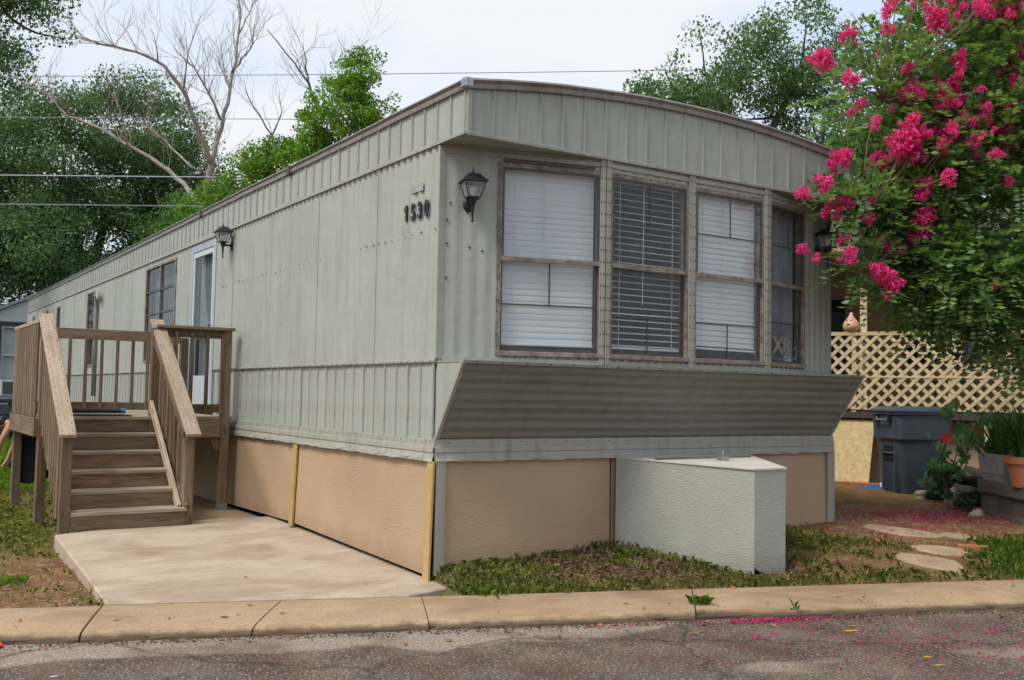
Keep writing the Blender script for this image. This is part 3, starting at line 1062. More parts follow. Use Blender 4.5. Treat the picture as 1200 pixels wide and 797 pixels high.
sweep_edge([(W, y_, ZR + 0.012) for y_ in q], [(1, 0)] * 9, 'roof_edge_rail')
MB().box(-0.046, 0.03, -DF - 0.046, -DF + 0.03, ZR - 0.024, ZR + 0.054).build('roof_corner_cap', MT['galv'], home, bevel=0.012)
# joint clips on the side rail
for y_ in (3.055, 6.105):
    MB().box(-0.052, 0.0, y_ - 0.03, y_ + 0.03, ZR - 0.045, ZR + 0.05).build('rail_clip', MT['sash'], home, bevel=0.008)

# the sloping corrugated shelf below the windows
mb = MB()
nr = 8
SL = math.hypot(DF + 0.02, ZM - ZB)
dy, dz = -(DF + 0.02) / SL, (ZM - ZB) / SL
ny_, nz_ = -dz, -abs(dy)          # outward and down
rows = []
for i in range(nr * 6 + 1):
    t = i / (nr * 6)
    a = 0.0052 * math.sin(2 * math.pi * nr * t) if 0 < i < nr * 6 else 0
    a += 0.004 * math.sin(2 * math.pi * 2.5 * t)
    rows.append((dy * SL * t + ny_ * a, ZB + dz * SL * t + nz_ * a))
nxs = 22
for (y_, z_) in rows:
    for i in range(nxs + 1):
        x = W * i / nxs
        jz = 0.004 * math.sin(x * 2.1 + 0.5) * (1 if y_ < -0.02 else 0)
        mb.v.append((x, y_, z_ + jz))
for j in range(len(rows) - 1):
    for i in range(nxs):
        b = j * (nxs + 1) + i
        mb.f.append((b, b + 1, b + nxs + 2, b + nxs + 1))
shelf = mb.build('corrugated_shelf', MT['shelf'], home, smooth=True)
yo = -(DF + 0.02)
for x in (0.002, W - 0.002):
    sg = -1 if x < 1 else 1
    mb = MB()
    mb.poly([(x, 0, ZB), (x, yo, ZM), (x, 0.0, ZM)][::sg])
    mb.build('shelf_end', MT['paint'], home)
mb = MB()
mb.box(-0.004, W + 0.004, yo - 0.004, 0.02, ZM - 0.004, ZM + 0.004)
mb.build('shelf_top', MT['trim'], home)
mb = MB()
mb.box(-0.006, W + 0.006, yo - 0.012, yo + 0.004, ZM - 0.016, ZM + 0.008)
mb.build('shelf_lip', MT['shelf'], home, bevel=0.002)
for x in (-0.008, W - 0.02):
    mb = MB()
    b0 = (0.006, ZB - 0.004)
    b1 = (yo - 0.002, ZM + 0.006)
    q = []
    for (yy, zz) in ((b0[0] - 0.016, b0[1] - 0.004), (b1[0] - 0.008, b1[1] - 0.002), (b1[0] + 0.022, b1[1]), (b0[0] + 0.014, b0[1])):
        q.append((yy, zz))
    for xx in (x, x + 0.028):
        mb.v += [(xx, yy, zz) for yy, zz in q]
    mb.f += [(0, 1, 2, 3), (7, 6, 5, 4), (0, 4, 5, 1), (1, 5, 6, 2), (2, 6, 7, 3), (3, 7, 4, 0)]
    mb.build('shelf_edge_strip', MT['trim'], home)
mb = MB()
k = 0.1
while k < W:
    mb.box(k - 0.003, k + 0.003, -0.022, -0.017, ZB - 0.026, ZB - 0.020)
    mb.box(k - 0.004, k + 0.004, yo - 0.0155, yo - 0.011, ZM - 0.008, ZM)
    k += 0.21
tag(mb.build('screw_heads', MT['screw'], home), kind='stuff')
# row of screws on the side wall and the belt
mb = MB()
k = 0.05
while k < 6.0:
    if not DOOR[0] - 0.05 < k < DOOR[1] + 0.05:
        zz = 2.555 + 0.008 * math.sin(k * 7)
        if random.random() < 0.8:
            mb.box(-0.019, -0.004, k - 0.0035, k + 0.0035, zz - 0.0035, zz + 0.0035)
        mb.box(-0.0335, -0.029, k - 0.004, k + 0.004, ZM - 0.001, ZM + 0.007)
        mb.box(-0.021, -0.014, k - 0.0025, k + 0.0025, ZB - 0.028, ZB - 0.023)
    k += 0.125 + random.uniform(-0.02, 0.02)
for (x_, z_) in ((0.05, 2.45), (0.05, 2.62), (0.07, 2.75), (0.22, 2.43), (0.32, 2.41), (0.43, 2.6), (0.05, 2.2)):
    p_ = facet(0)[1](x_, 0.004, z_)
    mb.box(p_[0] - 0.006, p_[0] + 0.006, p_[1] - 0.008, p_[1], z_ - 0.006, z_ + 0.006)
tag(mb.build('screw_heads', MT['screw'], home), kind='stuff')

# floor, ceiling and partition give the windows a real room behind them
MB().box(0.03, W - 0.03, 0.05, LEN - 0.05, ZB, ZB + 0.05).build('room_floor', MT['room'], home)
MB().box(0.03, W - 0.03, 3.9, 3.95, ZB, ZF).build('partition', MT['room'], home)
MB().box(0.03, W - 0.03, 0.02, LEN - 0.05, ZF - 0.003, ZF + 0.02).build('room_ceiling', MT['room'], home)

# skirting boards, battens and corner posts
def skirt_panel(place, a0, a1, z0, z1, lean, name='skirting_panel', mat='skirt'):
    mb = MB()
    t = 0.014
    pts = []
    z0l = z0 if hasattr(z0, '__len__') else (z0, z0)
    for (a, z, b) in ((a0, z0l[0], lean), (a1, z0l[1], lean), (a1, z1, 0.0), (a0, z1, 0.0)):
        pts.append((a, z, b))
    mb.v += [place(a, b, z) for a, z, b in pts] + [place(a, b - t, z) for a, z, b in pts]
    mb.f += [(0, 1, 2, 3), (7, 6, 5, 4), (0, 4, 5, 1), (1, 5, 6, 2), (2, 6, 7, 3), (3, 7, 4, 0)]
    me = mb.mesh(name)
    weld(me)
    return mesh_obj(name, me, MT[mat], home)
skirt_panel(left, 0.09, 2.66, (0.055, 0.125), ZT + 0.02, 0.03)
skirt_panel(left, 2.70, 4.75, (0.125, 0.10), ZT + 0.02, 0.022)
skirt_panel(left, 4.77, 7.2, (0.07, 0.07), ZT + 0.02, 0.015)
skirt_panel(left, 7.22, 12.0, (-0.02, -0.02), ZT + 0.02, 0.015)
skirt_panel(left, 12.02, LEN, (-0.03, -0.03), ZT + 0.02, 0.015)
skirt_panel(front, 0.085, 1.60, (0.075, 0.10), ZT + 0.02, 0.01)
skirt_panel(front, 1.62, 3.1, (0.1, 0.12), ZT + 0.02, 0.0)
skirt_panel(front, 3.11, 4.19, (0.1, 0.12), ZT + 0.02, 0.012)
skirt_panel(right, 0.06, LEN, (0.0, 0.0), ZT + 0.02, 0.01)
board(home, 'batten', (-0.046, 0.012, 0.0), (-0.024, 0.012, ZT - 0.004), 0.088, 0.022, MT['lumber_new'], (-1, 0, 0))
board(home, 'batten', (-0.05, 2.68, 0.09), (-0.02, 2.68, ZT - 0.004), 0.085, 0.022, MT['lumber_new'], (-1, 0, 0))
MB().box(0.0, 0.078, -0.03, 0.0, 0.055, ZT - 0.004).build('corner_post', MT['trim'], home, bevel=0.003)
MB().box(W - 0.075, W + 0.02, -0.035, 0.01, 0.2, ZT - 0.004).build('corner_post', MT['trim'], home, bevel=0.003)

# side door with its storm glass
LW = Matrix(((0, -1, 0, 0), (0, 0, 0, 0), (0, 0, 1, 0), (0, 0, 0, 1)))
LW = Matrix(((0, 1, 0, 0), (1, 0, 0, 0), (0, 0, 1, 0), (0, 0, 0, 1)))       # local x -> +Y, local -y -> -X (outward)
a0, a1, z0, z1 = DOOR
mb = MB()
for (p, q, r_, s_) in ((a0 - 0.03, a0 + 0.05, z0, z1 + 0.03), (a1 - 0.05, a1 + 0.03, z0, z1 + 0.03), (a0 + 0.05, a1 - 0.05, z1 - 0.05, z1 + 0.03)):
    mb.box(p, q, -0.03, 0.07, r_, s_)
door = mb.build('door', MT['door_metal'], home, LW, bevel=0.004)
door['label'] = 'side door with blue-grey metal frame and full glass'
mb = MB()
i0, i1 = a0 + 0.055, a1 - 0.055
for (p, q, r_, s_) in ((i0, i0 + 0.06, z0, z1 - 0.055), (i1 - 0.06, i1, z0, z1 - 0.055), (i0 + 0.06, i1 - 0.06, z1 - 0.12, z1 - 0.055), (i0 + 0.06, i1 - 0.06, z0, z0 + 0.42), (i0 + 0.06, i1 - 0.06, 2.05, 2.09)):
    mb.box(p, q, -0.024, 0.004, r_, s_)
mb.build('storm_door', MT['door_panel'], door, LW, bevel=0.003)
mb = MB()
mb.poly([(i0 + 0.05, -0.01, z0 + 0.4), (i1 - 0.05, -0.01, z0 + 0.4), (i1 - 0.05, -0.01, z1 - 0.1), (i0 + 0.05, -0.01, z1 - 0.1)])
mb.build('pane', MT['glass_dark'], door, LW)
MB().tube([(i0 + 0.045, -0.024, 2.02), (i0 + 0.045, -0.05, 2.02), (i0 + 0.045, -0.05, 2.12), (i0 + 0.045, -0.024, 2.12)], 0.008).build('handle', MT['black_metal'], door, LW)
mb = MB()
nf = 40
for i in range(nf):
    def cy(t):
        return 0.06 + 0.018 * math.sin(t * 34) + 0.006 * math.sin(t * 71)
    t0, t1 = i / nf, (i + 1) / nf
    xa, xb = i0 + 0.05 + (i1 - i0 - 0.1) * t0, i0 + 0.05 + (i1 - i0 - 0.1) * t1
    mb.poly([(xa, cy(t0), z0 + 0.3), (xb, cy(t1), z0 + 0.3), (xb, cy(t1), z1 - 0.08), (xa, cy(t0), z1 - 0.08)])
mb.build('curtain', MT['curtain'], door, LW, smooth=True)

# side window, two lights wide and four panes high
def grid_window(a0, a1, z0, z1, nc, nr_, name='window', curtain='dark_curtain', mf='frame'):
    mb = MB()
    f_ = 0.035
    cw = (a1 - a0 - f_ * (nc + 1)) / nc
    for k in range(nc + 1):
        p = a0 + k * (cw + f_)
        mb.box(p, p + f_, -0.024, 0.05, z0, z1)
    for k in range(nc):
        p = a0 + f_ + k * (cw + f_)
        mb.box(p, p + cw, -0.024, 0.05, z0, z0 + f_)
        mb.box(p, p + cw, -0.024, 0.05, z1 - f_, z1)
    w_ = mb.build(name, MT[mf], home, LW, bevel=0.002)
    rh = (z1 - z0 - 2 * f_) / nr_
    for k in range(nc):
        p = a0 + f_ + k * (cw + f_)
        for j in range(nr_):
            zz = z0 + f_ + rh * j
            pb = MB()
            pb.poly([(p, 0.002, zz), (p + cw, 0.002, zz), (p + cw, 0.002, zz + rh), (p, 0.002, zz + rh)])
            pb.build('pane', MT['glass_dark'], w_, LW)
            if j:
                MB().box(p, p + cw, -0.014, -0.001, zz - 0.014, zz + 0.014).build('glazing_bar', MT['sash'], w_, LW, bevel=0.002)
    mb = MB()
    for i in range(24):
        t0, t1 = i / 24, (i + 1) / 24
        cy = lambda t: 0.10 + 0.02 * math.sin(t * 40)
        xa, xb = a0 + f_ + (a1 - a0 - 2 * f_) * t0, a0 + f_ + (a1 - a0 - 2 * f_) * t1
        mb.poly([(xa, cy(t0), z0), (xb, cy(t1), z0), (xb, cy(t1), z1), (xa, cy(t0), z1)])
    mb.build('curtain', MT[curtain], w_, LW, smooth=True)
    return w_
grid_window(*WIN_S, 2, 4)['label'] = 'wide paned window beside the door'
for s_ in SLITS:
    grid_window(*s_, 1, 2 if s_[3] - s_[2] > 0.9 else 1)

# conduit on the side wall
pts = [(-0.03, 12.3, 0.3), (-0.04, 12.3, 2.75)]
for k in range(7):
    th = math.pi * k / 6
    pts.append((-0.05 - 0.005 * k, 12.3 - 0.10 + 0.10 * math.cos(th), 2.8 + 0.16 * math.sin(th)))
pts = [(-0.05, 12.42, 1.2), (-0.05, 12.42, 2.7), (-0.06, 12.38, 2.88), (-0.08, 12.25, 2.98), (-0.10, 12.08, 2.97), (-0.10, 12.0, 2.86)]
MB().tube(pts, 0.035, 8).build('conduit_pipe', MT['trim'], home, smooth=True)

# house number
for ch, yy in zip('1530', (0.505, 0.395, 0.285, 0.175)):
    cu = bpy.data.curves.new('n', 'FONT')
    cu.body = ch
    cu.size = 0.168
    cu.extrude = 0.006
    cu.offset = 0.004
    cu.align_x = 'CENTER'
    to = bpy.data.objects.new('n', cu)
    col.objects.link(to)
    tm = bpy.data.meshes.new_from_object(to.evaluated_get(bpy.context.evaluated_depsgraph_get()))
    bpy.data.objects.remove(to)
    mw = Matrix.Translation((-0.022, yy, 2.675)) @ Matrix.Rotation(math.radians(-90), 4, 'Z') @ Matrix.Rotation(math.radians(90), 4, 'X') @ Matrix.Scale(0.78, 4, (1, 0, 0))
    if ch == '1':
        d1 = MB()
        P_ = [(-0.010, 0.0), (0.017, 0.0), (0.017, 0.121), (-0.006, 0.121), (-0.038, 0.096), (-0.038, 0.074), (-0.010, 0.090)]
        d1.v += [(x, y, -0.006) for x, y in P_] + [(x, y, 0.006) for x, y in P_]
        d1.f += [tuple(range(6, -1, -1)), tuple(range(7, 14))] + [(i, (i + 1) % 7, 7 + (i + 1) % 7, 7 + i) for i in range(7)]
        tm = d1.mesh('digit')
    o = mesh_obj('house_number', tm, MT['black_metal'], home, mw)
    o['label'] = 'black house number digit ' + ch
MB().box(-0.0215, -0.017, 0.24, 0.44, 2.875, 2.935).build('old_sticker', simple('faded_sticker', (0.34, 0.32, 0.34), 0.7), home)

# ------------------------------------------------------------------ blinds in the bay
def blind(fi, a0, a1, ang, pitch, label, skew=0.0, ztop=WZ1 - 0.03, zbot=WZ0 + 0.06, width=0.054, b=-0.066):
    L, pl, mw = facet(fi)
    a0 += 0.035
    a1 -= 0.035
    t = thing('window_blind', label, 'blind', mw=mw @ Matrix.Translation((a0, -b, zbot)), group=None)
    mb = MB().box(a0, a1, -b - 0.02, -b + 0.025, ztop, ztop + 0.035)
    mb.build('head_rail', MT['blind'], t, mw)
    # slat: shallow arc
    mb = MB()
    n = 4
    for k in range(n + 1):
        u_ = -width / 2 + width * k / n
        zc = 0.004 * (1 - (2 * u_ / width) ** 2)
        for x in (a0, a1):
            mb.v.append((x, u_, zc))
    for k in range(n):
        mb.f.append((2 * k, 2 * k + 1, 2 * k + 3, 2 * k + 2))
    sme = mb.mesh('slat', True)
    z = ztop - pitch * 0.6
    am = (a0 + a1) / 2
    while z > zbot + 0.02:
        f_ = (ztop - z) / (ztop - zbot)
        mm = mw @ Matrix.Translation((am, -b, z)) @ Matrix.Rotation(skew * f_ + random.uniform(-0.004, 0.004), 4, 'Y') @ Matrix.Rotation(math.radians(ang + random.uniform(-3, 3)), 4, 'X') @ Matrix.Translation((-am, 0, 0))
        mesh_obj('slat', sme, MT['blind'], t, mm)
        z -= pitch
    mb = MB().box(a0, a1, -b - 0.022, -b + 0.022, zbot, zbot + 0.018)
    mb.build('bottom_rail', MT['blind'], t, mw @ Matrix.Translation((am, 0, zbot)) @ Matrix.Rotation(skew, 4, 'Y') @ Matrix.Translation((-am, 0, -zbot)), bevel=0.003)
    for aa in (a0 + 0.09, a1 - 0.09):
        MB().tube([(aa, -b - 0.03, ztop), (aa, -b - 0.03, zbot)], 0.0022, 4).build('cord', MT['cord'], t, mw)
    MB().tube([(a0 + 0.33, -b - 0.034, ztop), (a0 + 0.32, -b - 0.036, zbot + 0.35)], 0.003, 5).build('wand', MT['cord'], t, mw)
blind(*WINS[0], 84, 0.046, 'closed white slatted blind behind the window nearest the house number')
blind(*WINS[1], 14, 0.050, 'open white slatted blind with dark gaps in a bay window')
blind(*WINS[2], 80, 0.046, 'closed white slatted blind hanging crooked beside the open one', 0.012, zbot=WZ0 + 0.09)
# dark curtain in the fourth window
L, pl, mw = facet(2)
mb = MB()
aa0, aa1 = WINS[3][1] + 0.03, WINS[3][2] - 0.03
for i in range(30):
    t0, t1 = i / 30, (i + 1) / 30
    cy = lambda t: 0.09 + 0.015 * math.sin(t * 38) + 0.006 * math.sin(t * 91)
    xa, xb = aa0 + (aa1 - aa0) * t0, aa0 + (aa1 - aa0) * t1
    mb.poly([(xa, cy(t0), WZ0 + 0.02), (xb, cy(t1), WZ0 + 0.02), (xb, cy(t1), WZ1), (xa, cy(t0), WZ1)])
o = mb.build('window_curtain', MT['dark_curtain'], None, mw, smooth=True)
tag(o, 'dark curtain behind the far facet window with the tape mark', 'curtain')

# ------------------------------------------------------------------ wall lanterns
def lantern(mw, label):
    """local: x along wall, -y outward, origin on the wall at the back plate"""
    t = thing('wall_lantern', label, 'wall lamp', mw=mw, group='black carriage lanterns on the home')
    k = MT['black_metal']
    # oval back plate
    mb = MB()
    for (r_, y_) in ((0.058, 0.0), (0.058, -0.012), (0.046, -0.022), (0.02, -0.028)):
        for i in range(16):
            th = 2 * math.pi * i / 16
            mb.v.append((r_ * 0.85 * math.cos(th), y_, r_ * 1.12 * math.sin(th)))
    for q in range(3):
        for i in range(16):
            j = (i + 1) % 16
            mb.f.append((q * 16 + i, q * 16 + j, (q + 1) * 16 + j, (q + 1) * 16 + i))
    mb.f.append(tuple(48 + i for i in range(16)))
    mb.build('back_plate', k, t, mw, smooth=True, angle=40)
    MB().tube([(0, -0.02, 0), (0, -0.06, 0.004), (0, -0.10, -0.002), (0, -0.125, 0.01)], [0.014, 0.012, 0.014, 0.016], 8).build('arm', k, t, mw, smooth=True)
    cy = -0.125
    mb = MB().lathe([(0.004, -0.165), (0.014, -0.150), (0.006, -0.142), (0.010, -0.11), (0.014, -0.03), (0.03, 0.0), (0.034, 0.02), (0.034, 0.036)], 12, 0, cy)
    mb.build('tail_stem', k, t, mw, smooth=True, angle=50)
    zb, zt_, rb, rtp = 0.036, 0.160, 0.050, 0.085
    mb = MB()
    mb.box(-rb - 0.004, rb + 0.004, cy - rb - 0.004, cy + rb + 0.004, zb - 0.006, zb + 0.006)
    for sx in (-1, 1):
        for sy in (-1, 1):
            mb.tube([(sx * rb, cy + sy * rb, zb), (sx * rtp, cy + sy * rtp, zt_)], 0.0055, 4)
    for s1 in (-1, 1):
        mb.box(-rtp - 0.006, rtp + 0.006, cy + s1 * rtp - 0.006, cy + s1 * rtp + 0.006, zt_ - 0.006, zt_ + 0.006)
        mb.box(s1 * rtp - 0.006, s1 * rtp + 0.006, cy - rtp + 0.007, cy + rtp - 0.007, zt_ - 0.006, zt_ + 0.006)
    mb.build('cage', k, t, mw)
    # hipped cap with a curved dome and finial
    mb = MB()
    lev = [(0.104, 0.160), (0.100, 0.170), (0.070, 0.196), (0.050, 0.222), (0.030, 0.232)]
    for (r_, z_) in lev:
        mb.v += [(-r_, cy - r_, z_), (r_, cy - r_, z_), (r_, cy + r_, z_), (-r_, cy + r_, z_)]
    for q in range(len(lev) - 1):
        for i in range(4):
            j = (i + 1) % 4
            mb.f.append((q * 4 + i, q * 4 + j, q * 4 + 4 + j, q * 4 + 4 + i))
    mb.f.append((0, 3, 2, 1))
    mb.f.append(tuple(len(lev) * 4 - 4 + i for i in range(4)))
    mb.build('cap', k, t, mw)
    MB().lathe([(0.012, 0.228), (0.008, 0.240), (0.011, 0.248), (0.004, 0.258), (0.003, 0.285)], 8, 0, cy).build('finial', k, t, mw, smooth=True)
    for (p, q) in (((-1, -1), (1, -1)), ((1, -1), (1, 1)), ((1, 1), (-1, 1)), ((-1, 1), (-1, -1))):
        mb = MB()
        mb.poly([(p[0] * rb, cy + p[1] * rb, zb + 0.006), (q[0] * rb, cy + q[1] * rb, zb + 0.006), (q[0] * rtp, cy + q[1] * rtp, zt_ - 0.005), (p[0] * rtp, cy + p[1] * rtp, zt_ - 0.005)])
        mb.build('pane', MT['lamp_glass'], t, mw)
    MB().lathe([(0.012, 0.04), (0.014, 0.06), (0.026, 0.09), (0.028, 0.105), (0.020, 0.125), (0.006, 0.134)], 12, 0, cy).build('bulb', MT['bulb'], t, mw, smooth=True)
    return t
L, pl, mw = facet(0)
lan = lantern(mw @ Matrix.Translation((0.21, -0.006, 2.745)) @ Matrix.Scale(0.9, 4), 'black glass lantern on the front wall between house number corner and bay window')
c = copy_tree(lan, None, LW @ Matrix.Translation((4.86, -0.008, 2.985)) @ Matrix.Scale(0.9, 4))
c['label'] = 'black glass lantern on the long side wall next to the door'
L, pl, mw = facet(2)
c = copy_tree(lan, None, mw @ Matrix.Translation((L - 0.33, -0.006, 2.74)) @ Matrix.Scale(0.9, 4))
c['label'] = 'black glass lantern half hidden by pink blossom at the far corner'

# ------------------------------------------------------------------ stucco hitch cover in front of the home
def stucco():
    mt, nt, bs = newmat('textured_grey_green_board')
    v = coords(nt)
    n1 = noise(nt, 60, 4, coords(nt, (0.75, 0.75, 1.3)), 0.6, 1.0)
    blot = ramp(nt, noise(nt, 1.6, 5, v), (0.3, 0), (0.75, 1))
    cc = mixc(nt, blot, (0.36, 0.37, 0.315), (0.30, 0.305, 0.258))
    zz = N(nt, 'ShaderNodeSeparateXYZ')
    nt.links.new(v, zz.inputs[0])
    d = ramp(nt, math_(nt, 'ADD', zz.outputs[2], math_(nt, 'MULTIPLY', noise(nt, 6, 5, v), 0.25)), (0.12, 0.6), (0.38, 0))
    cc = mixc(nt, d, cc, (0.19, 0.15, 0.11))
    nt.links.new(cc, bs.inputs['Base Color'])
    bs.inputs['Roughness'].default_value = 0.6
    bump(nt, bs, ramp(nt, n1, (0.42, 0), (0.62, 1)), 0.5, 0.006)
    return mt
MT['box'] = stucco()
MT['boxtop'] = simple('pale_cover_top', (0.56, 0.53, 0.47), 0.75, 0.2, 5, 0.2, 30)
A, B, C_, D_ = (1.63, -0.045), (2.14, -1.05), (2.45, -1.07), (3.10, -0.045)
hc = thing('hitch_cover', 'grey-green textured wedge-shaped cover box standing against the front skirting', 'box', (2.2, -0.5, 0.05))
def wall_plate(p, q, z0, z1a, z1b, t, name, cut=None):
    d = Vector((q[0] - p[0], q[1] - p[1], 0))
    n = Vector((d.y, -d.x, 0)).normalized() * t
    mb = MB()
    P = [(p[0], p[1], z0), (q[0], q[1], z0), (q[0], q[1], z1b), (p[0], p[1], z1a)]
    if cut:
        P = [(p[0] + d.x * 0.06, p[1] + d.y * 0.06, z0 + 0.07)] + [(p[0] + d.x * 0.55, p[1] + d.y * 0.55, z0)] + P[1:] + [(p[0], p[1], z0 + 0.09)]
    k = len(P)
    mb.v += P + [(a - n.x, b - n.y, c) for a, b, c in P]
    mb.f.append(tuple(range(k)))
    mb.f.append(tuple(range(2 * k - 1, k - 1, -1)))
    for i in range(k):
        j = (i + 1) % k
        mb.f.append((i, k + i, k + j, j))
    return mb.build(name, MT['box'], hc)
wall_plate(A, B, -0.02, 0.872, 0.835, 0.02, 'side_panel')
wall_plate((B[0] + 0.002, B[1] - 0.004), (C_[0], C_[1] - 0.004), 0.02, 0.835, 0.83, 0.02, 'end_panel', True)
wall_plate(C_, D_, 0.0, 0.832, 0.86, 0.02, 'side_panel')
mb = MB()
top = lambda x, y: 0.876 + 0.036 * (y + 0.05) / 1.0
mb.prism([(A[0] - 0.005, A[1]), (B[0] - 0.01, B[1] - 0.012), (C_[0] + 0.01, C_[1] - 0.012), (D_[0] + 0.005, D_[1])], 0.80, top)
me = mb.mesh('top_panel')
for v_ in me.vertices:
    if abs(v_.co.z - 0.80) < 1e-6:
        v_.co.z = top(v_.co.x, v_.co.y) - 0.012
mesh_obj('top_panel', me, MT['boxtop'], hc)
board(hc, 'top_batten', (1.80, -0.335, 0.873), (2.86, -0.31, 0.874), 0.05, 0.018, MT['wood'])
mb = MB()
mb.box(2.33, 2.42, -0.53, -0.44, 0.852, 0.862)
mb.box(2.34, 2.41, -0.52, -0.45, 0.862, 0.895)
mb.lathe([(0.012, 0.895), (0.012, 0.93), (0.006, 0.935)], 8, 2.375, -0.485)
mb.build('jack_bracket', MT['galv'], hc, bevel=0.002)

# ------------------------------------------------------------------ wooden deck with stairs
deck = thing('wooden_deck', 'weathered timber entry deck with railed stairs against the long wall', 'deck', (-1.0, 5.4, 0))
WD, WR, WT = MT['wood'], MT['wood_rail'], MT['wood_tread']
X0, X1, Y0, Y1, ZD = -1.95, -0.06, 4.5, 6.42, 1.06
SX0, SX1 = -1.93, -0.90                     # stairs
# floor boards along X
yy = Y0 + 0.0
k = 0
while yy < Y1 - 0.05:
    board(deck, 'deck_board', (X0 - 0.01, yy + 0.068, ZD - 0.019), (X1, yy + 0.068, ZD - 0.019), 0.134, 0.038, WT)
    yy += 0.142
def post(x, y, z0, z1, s=0.09, nm='post'):
    return board(deck, nm, (x, y, z0), (x, y, z1), s, s, WD, (0, -1, 0), 0.006)
post(X0 + 0.0, Y0 + 0.05, -0.06, 1.99)
post(X0 + 0.0, Y1 - 0.05, -0.06, 1.99)
pr = post(X1 - 0.09, Y0 + 0.0, 0.05, 1.99)
post(X1 - 0.05, Y1 - 0.05, 0.05, 1.99)
post(SX1 + 0.0, Y0 - 0.01, ZD - 0.2, 1.99)
post(X0 + 0.01, 3.2, 0.02, 0.94)
post(SX1 + 0.035, 3.24, 0.02, 0.94)
MB().box(X1 - 0.14, X1 - 0.04, Y0 - 0.052, Y0 + 0.05, 0.05, 0.13).build('post_base', MT['galv'], deck, bevel=0.002)
# rim joists
board(deck, 'joist', (SX1 + 0.05, Y0 - 0.022, ZD - 0.13), (X1 - 0.14, Y0 - 0.022, ZD - 0.13), 0.18, 0.04, WD, (0, -1, 0))
board(deck, 'joist', (X0 - 0.02, Y1 + 0.02, ZD - 0.13), (X1, Y1 + 0.02, ZD - 0.13), 0.18, 0.04, WD, (0, -1, 0))
board(deck, 'joist', (X0 - 0.066, Y0 + 0.02, ZD - 0.11), (X0 - 0.066, Y1, ZD - 0.11), 0.185, 0.04, WD, (-1, 0, 0))
for xx in (-1.4, -0.85, -0.3):
    board(deck, 'joist', (xx, Y0 + 0.03, ZD - 0.13), (xx, Y1 - 0.03, ZD - 0.13), 0.18, 0.04, WD, (-1, 0, 0))
# short knee brace by the near post
board(deck, 'brace', (X1 - 0.20, Y0 + 0.0, ZD - 0.23), (X1 - 0.14, Y0 + 0.0, ZD - 0.36), 0.09, 0.04, WD, (0, -1, 0))
# stairs: six risers, five treads
NR = 6
rise = (ZD - 0.085) / NR
run = 0.262
yf = Y0 - 0.02
for k in range(NR):
    zt_ = ZD - rise * k
    yk = yf - run * k
    # riser below level k
    board(deck, 'riser', (SX0 + 0.045, yk, zt_ - rise / 2 - 0.012), (SX1 - 0.0, yk, zt_ - rise / 2 - 0.012), rise - 0.034, 0.026, WD, (0, -1, 0))
    if k:
        dz_ = random.uniform(-0.004, 0.004)
        board(deck, 'tread', (SX0 + 0.04, yk + 0.13, zt_ - 0.014), (SX1 + 0.012, yk + 0.128, zt_ - 0.014 + dz_), 0.305, 0.034, WT)
# top nosing of the deck
board(deck, 'tread', (SX0 + 0.04, yf - 0.0, ZD - 0.016), (SX1 + 0.0, yf - 0.0, ZD - 0.016), 0.08, 0.034, WT)
# stringers
for xx in (SX0 + 0.02, SX1 + 0.01):
    board(deck, 'stringer', (xx, yf + 0.02, ZD - 0.26), (xx, yf - run * 5 + 0.02, 0.12 + 0.06), 0.22, 0.036, WD, (-1, 0, 0))
# sloping rails, wide boards lying flat
def srail(x, nm='handrail'):
    return board(deck, nm, (x, Y0 + 0.12, 2.075), (x, 3.06, 0.925), 0.135, 0.038, WR, (0, 0.6, 0.8))
hl = srail(X0 + 0.0)
hr = srail(SX1 + 0.03)
for hx in (X0 + 0.0, SX1 + 0.03):
    mbn = MB()
    for i in range(18):
        t_ = (i + 0.5) / 18
        yy_, zz_ = Y0 + 0.12 + (3.06 - Y0 - 0.12) * t_, 2.075 + (0.925 - 2.075) * t_
        for dx in (-0.05, 0.045):
            cx_, cy_, cz_ = hx + dx + random.uniform(-0.006, 0.006), yy_ - 0.0117, zz_ + 0.0157
            mbn.tube([(cx_, cy_, cz_), (cx_, cy_ - 0.0022, cz_ + 0.003)], 0.0045, 6)
    tag(mbn.build('nail_heads', MT['screw'], hl if hx < SX0 + 0.02 else hr), kind='stuff')
def rail_z(y):
    return 0.925 + (2.075 - 0.925) * (y - 3.06) / (Y0 + 0.12 - 3.06) - 0.03
# under-rails on edge
for x in (X0 + 0.035, SX1 - 0.012):
    board(deck, 'under_rail', (x, Y0 + 0.04, rail_z(Y0 + 0.04) - 0.06), (x, 3.2, rail_z(3.2) - 0.06), 0.085, 0.036, WD, (-1, 0, 0))
# sloping foot rail along the right side of the steps
board(deck, 'foot_rail', (SX1 - 0.035, Y0 - 0.03, ZD + 0.14), (SX1 - 0.035, 3.25, 0.24), 0.085, 0.036, WR, (-1, 0.0, 0))
# pickets of the stair rails
for i in range(9):
    yk = 3.36 + i * 0.132
    board(deck, 'picket', (X0 - 0.025, yk, max(0.06, rail_z(yk) - 0.93)), (X0 - 0.025, yk, rail_z(yk) - 0.01), 0.088, 0.022, WD, (-1, 0, 0))
for i in range(7):
    yk = 3.4 + i * 0.155
    board(deck, 'picket', (SX1 + 0.03, yk, rail_z(yk) - 0.86), (SX1 + 0.03, yk, rail_z(yk) - 0.01), 0.036, 0.036, WD, (-1, 0, 0))
# left deck rail: close-set boards
board(deck, 'top_rail', (X0 - 0.01, Y0 + 0.10, 2.01), (X0 - 0.01, Y1 + 0.03, 2.01), 0.12, 0.038, WR)
for i in range(13):
    yk = Y0 + 0.17 + i * 0.137
    board(deck, 'picket', (X0 - 0.058, yk, ZD - 0.012), (X0 - 0.058, yk, 1.985), 0.088, 0.022, WD, (-1, 0, 0))
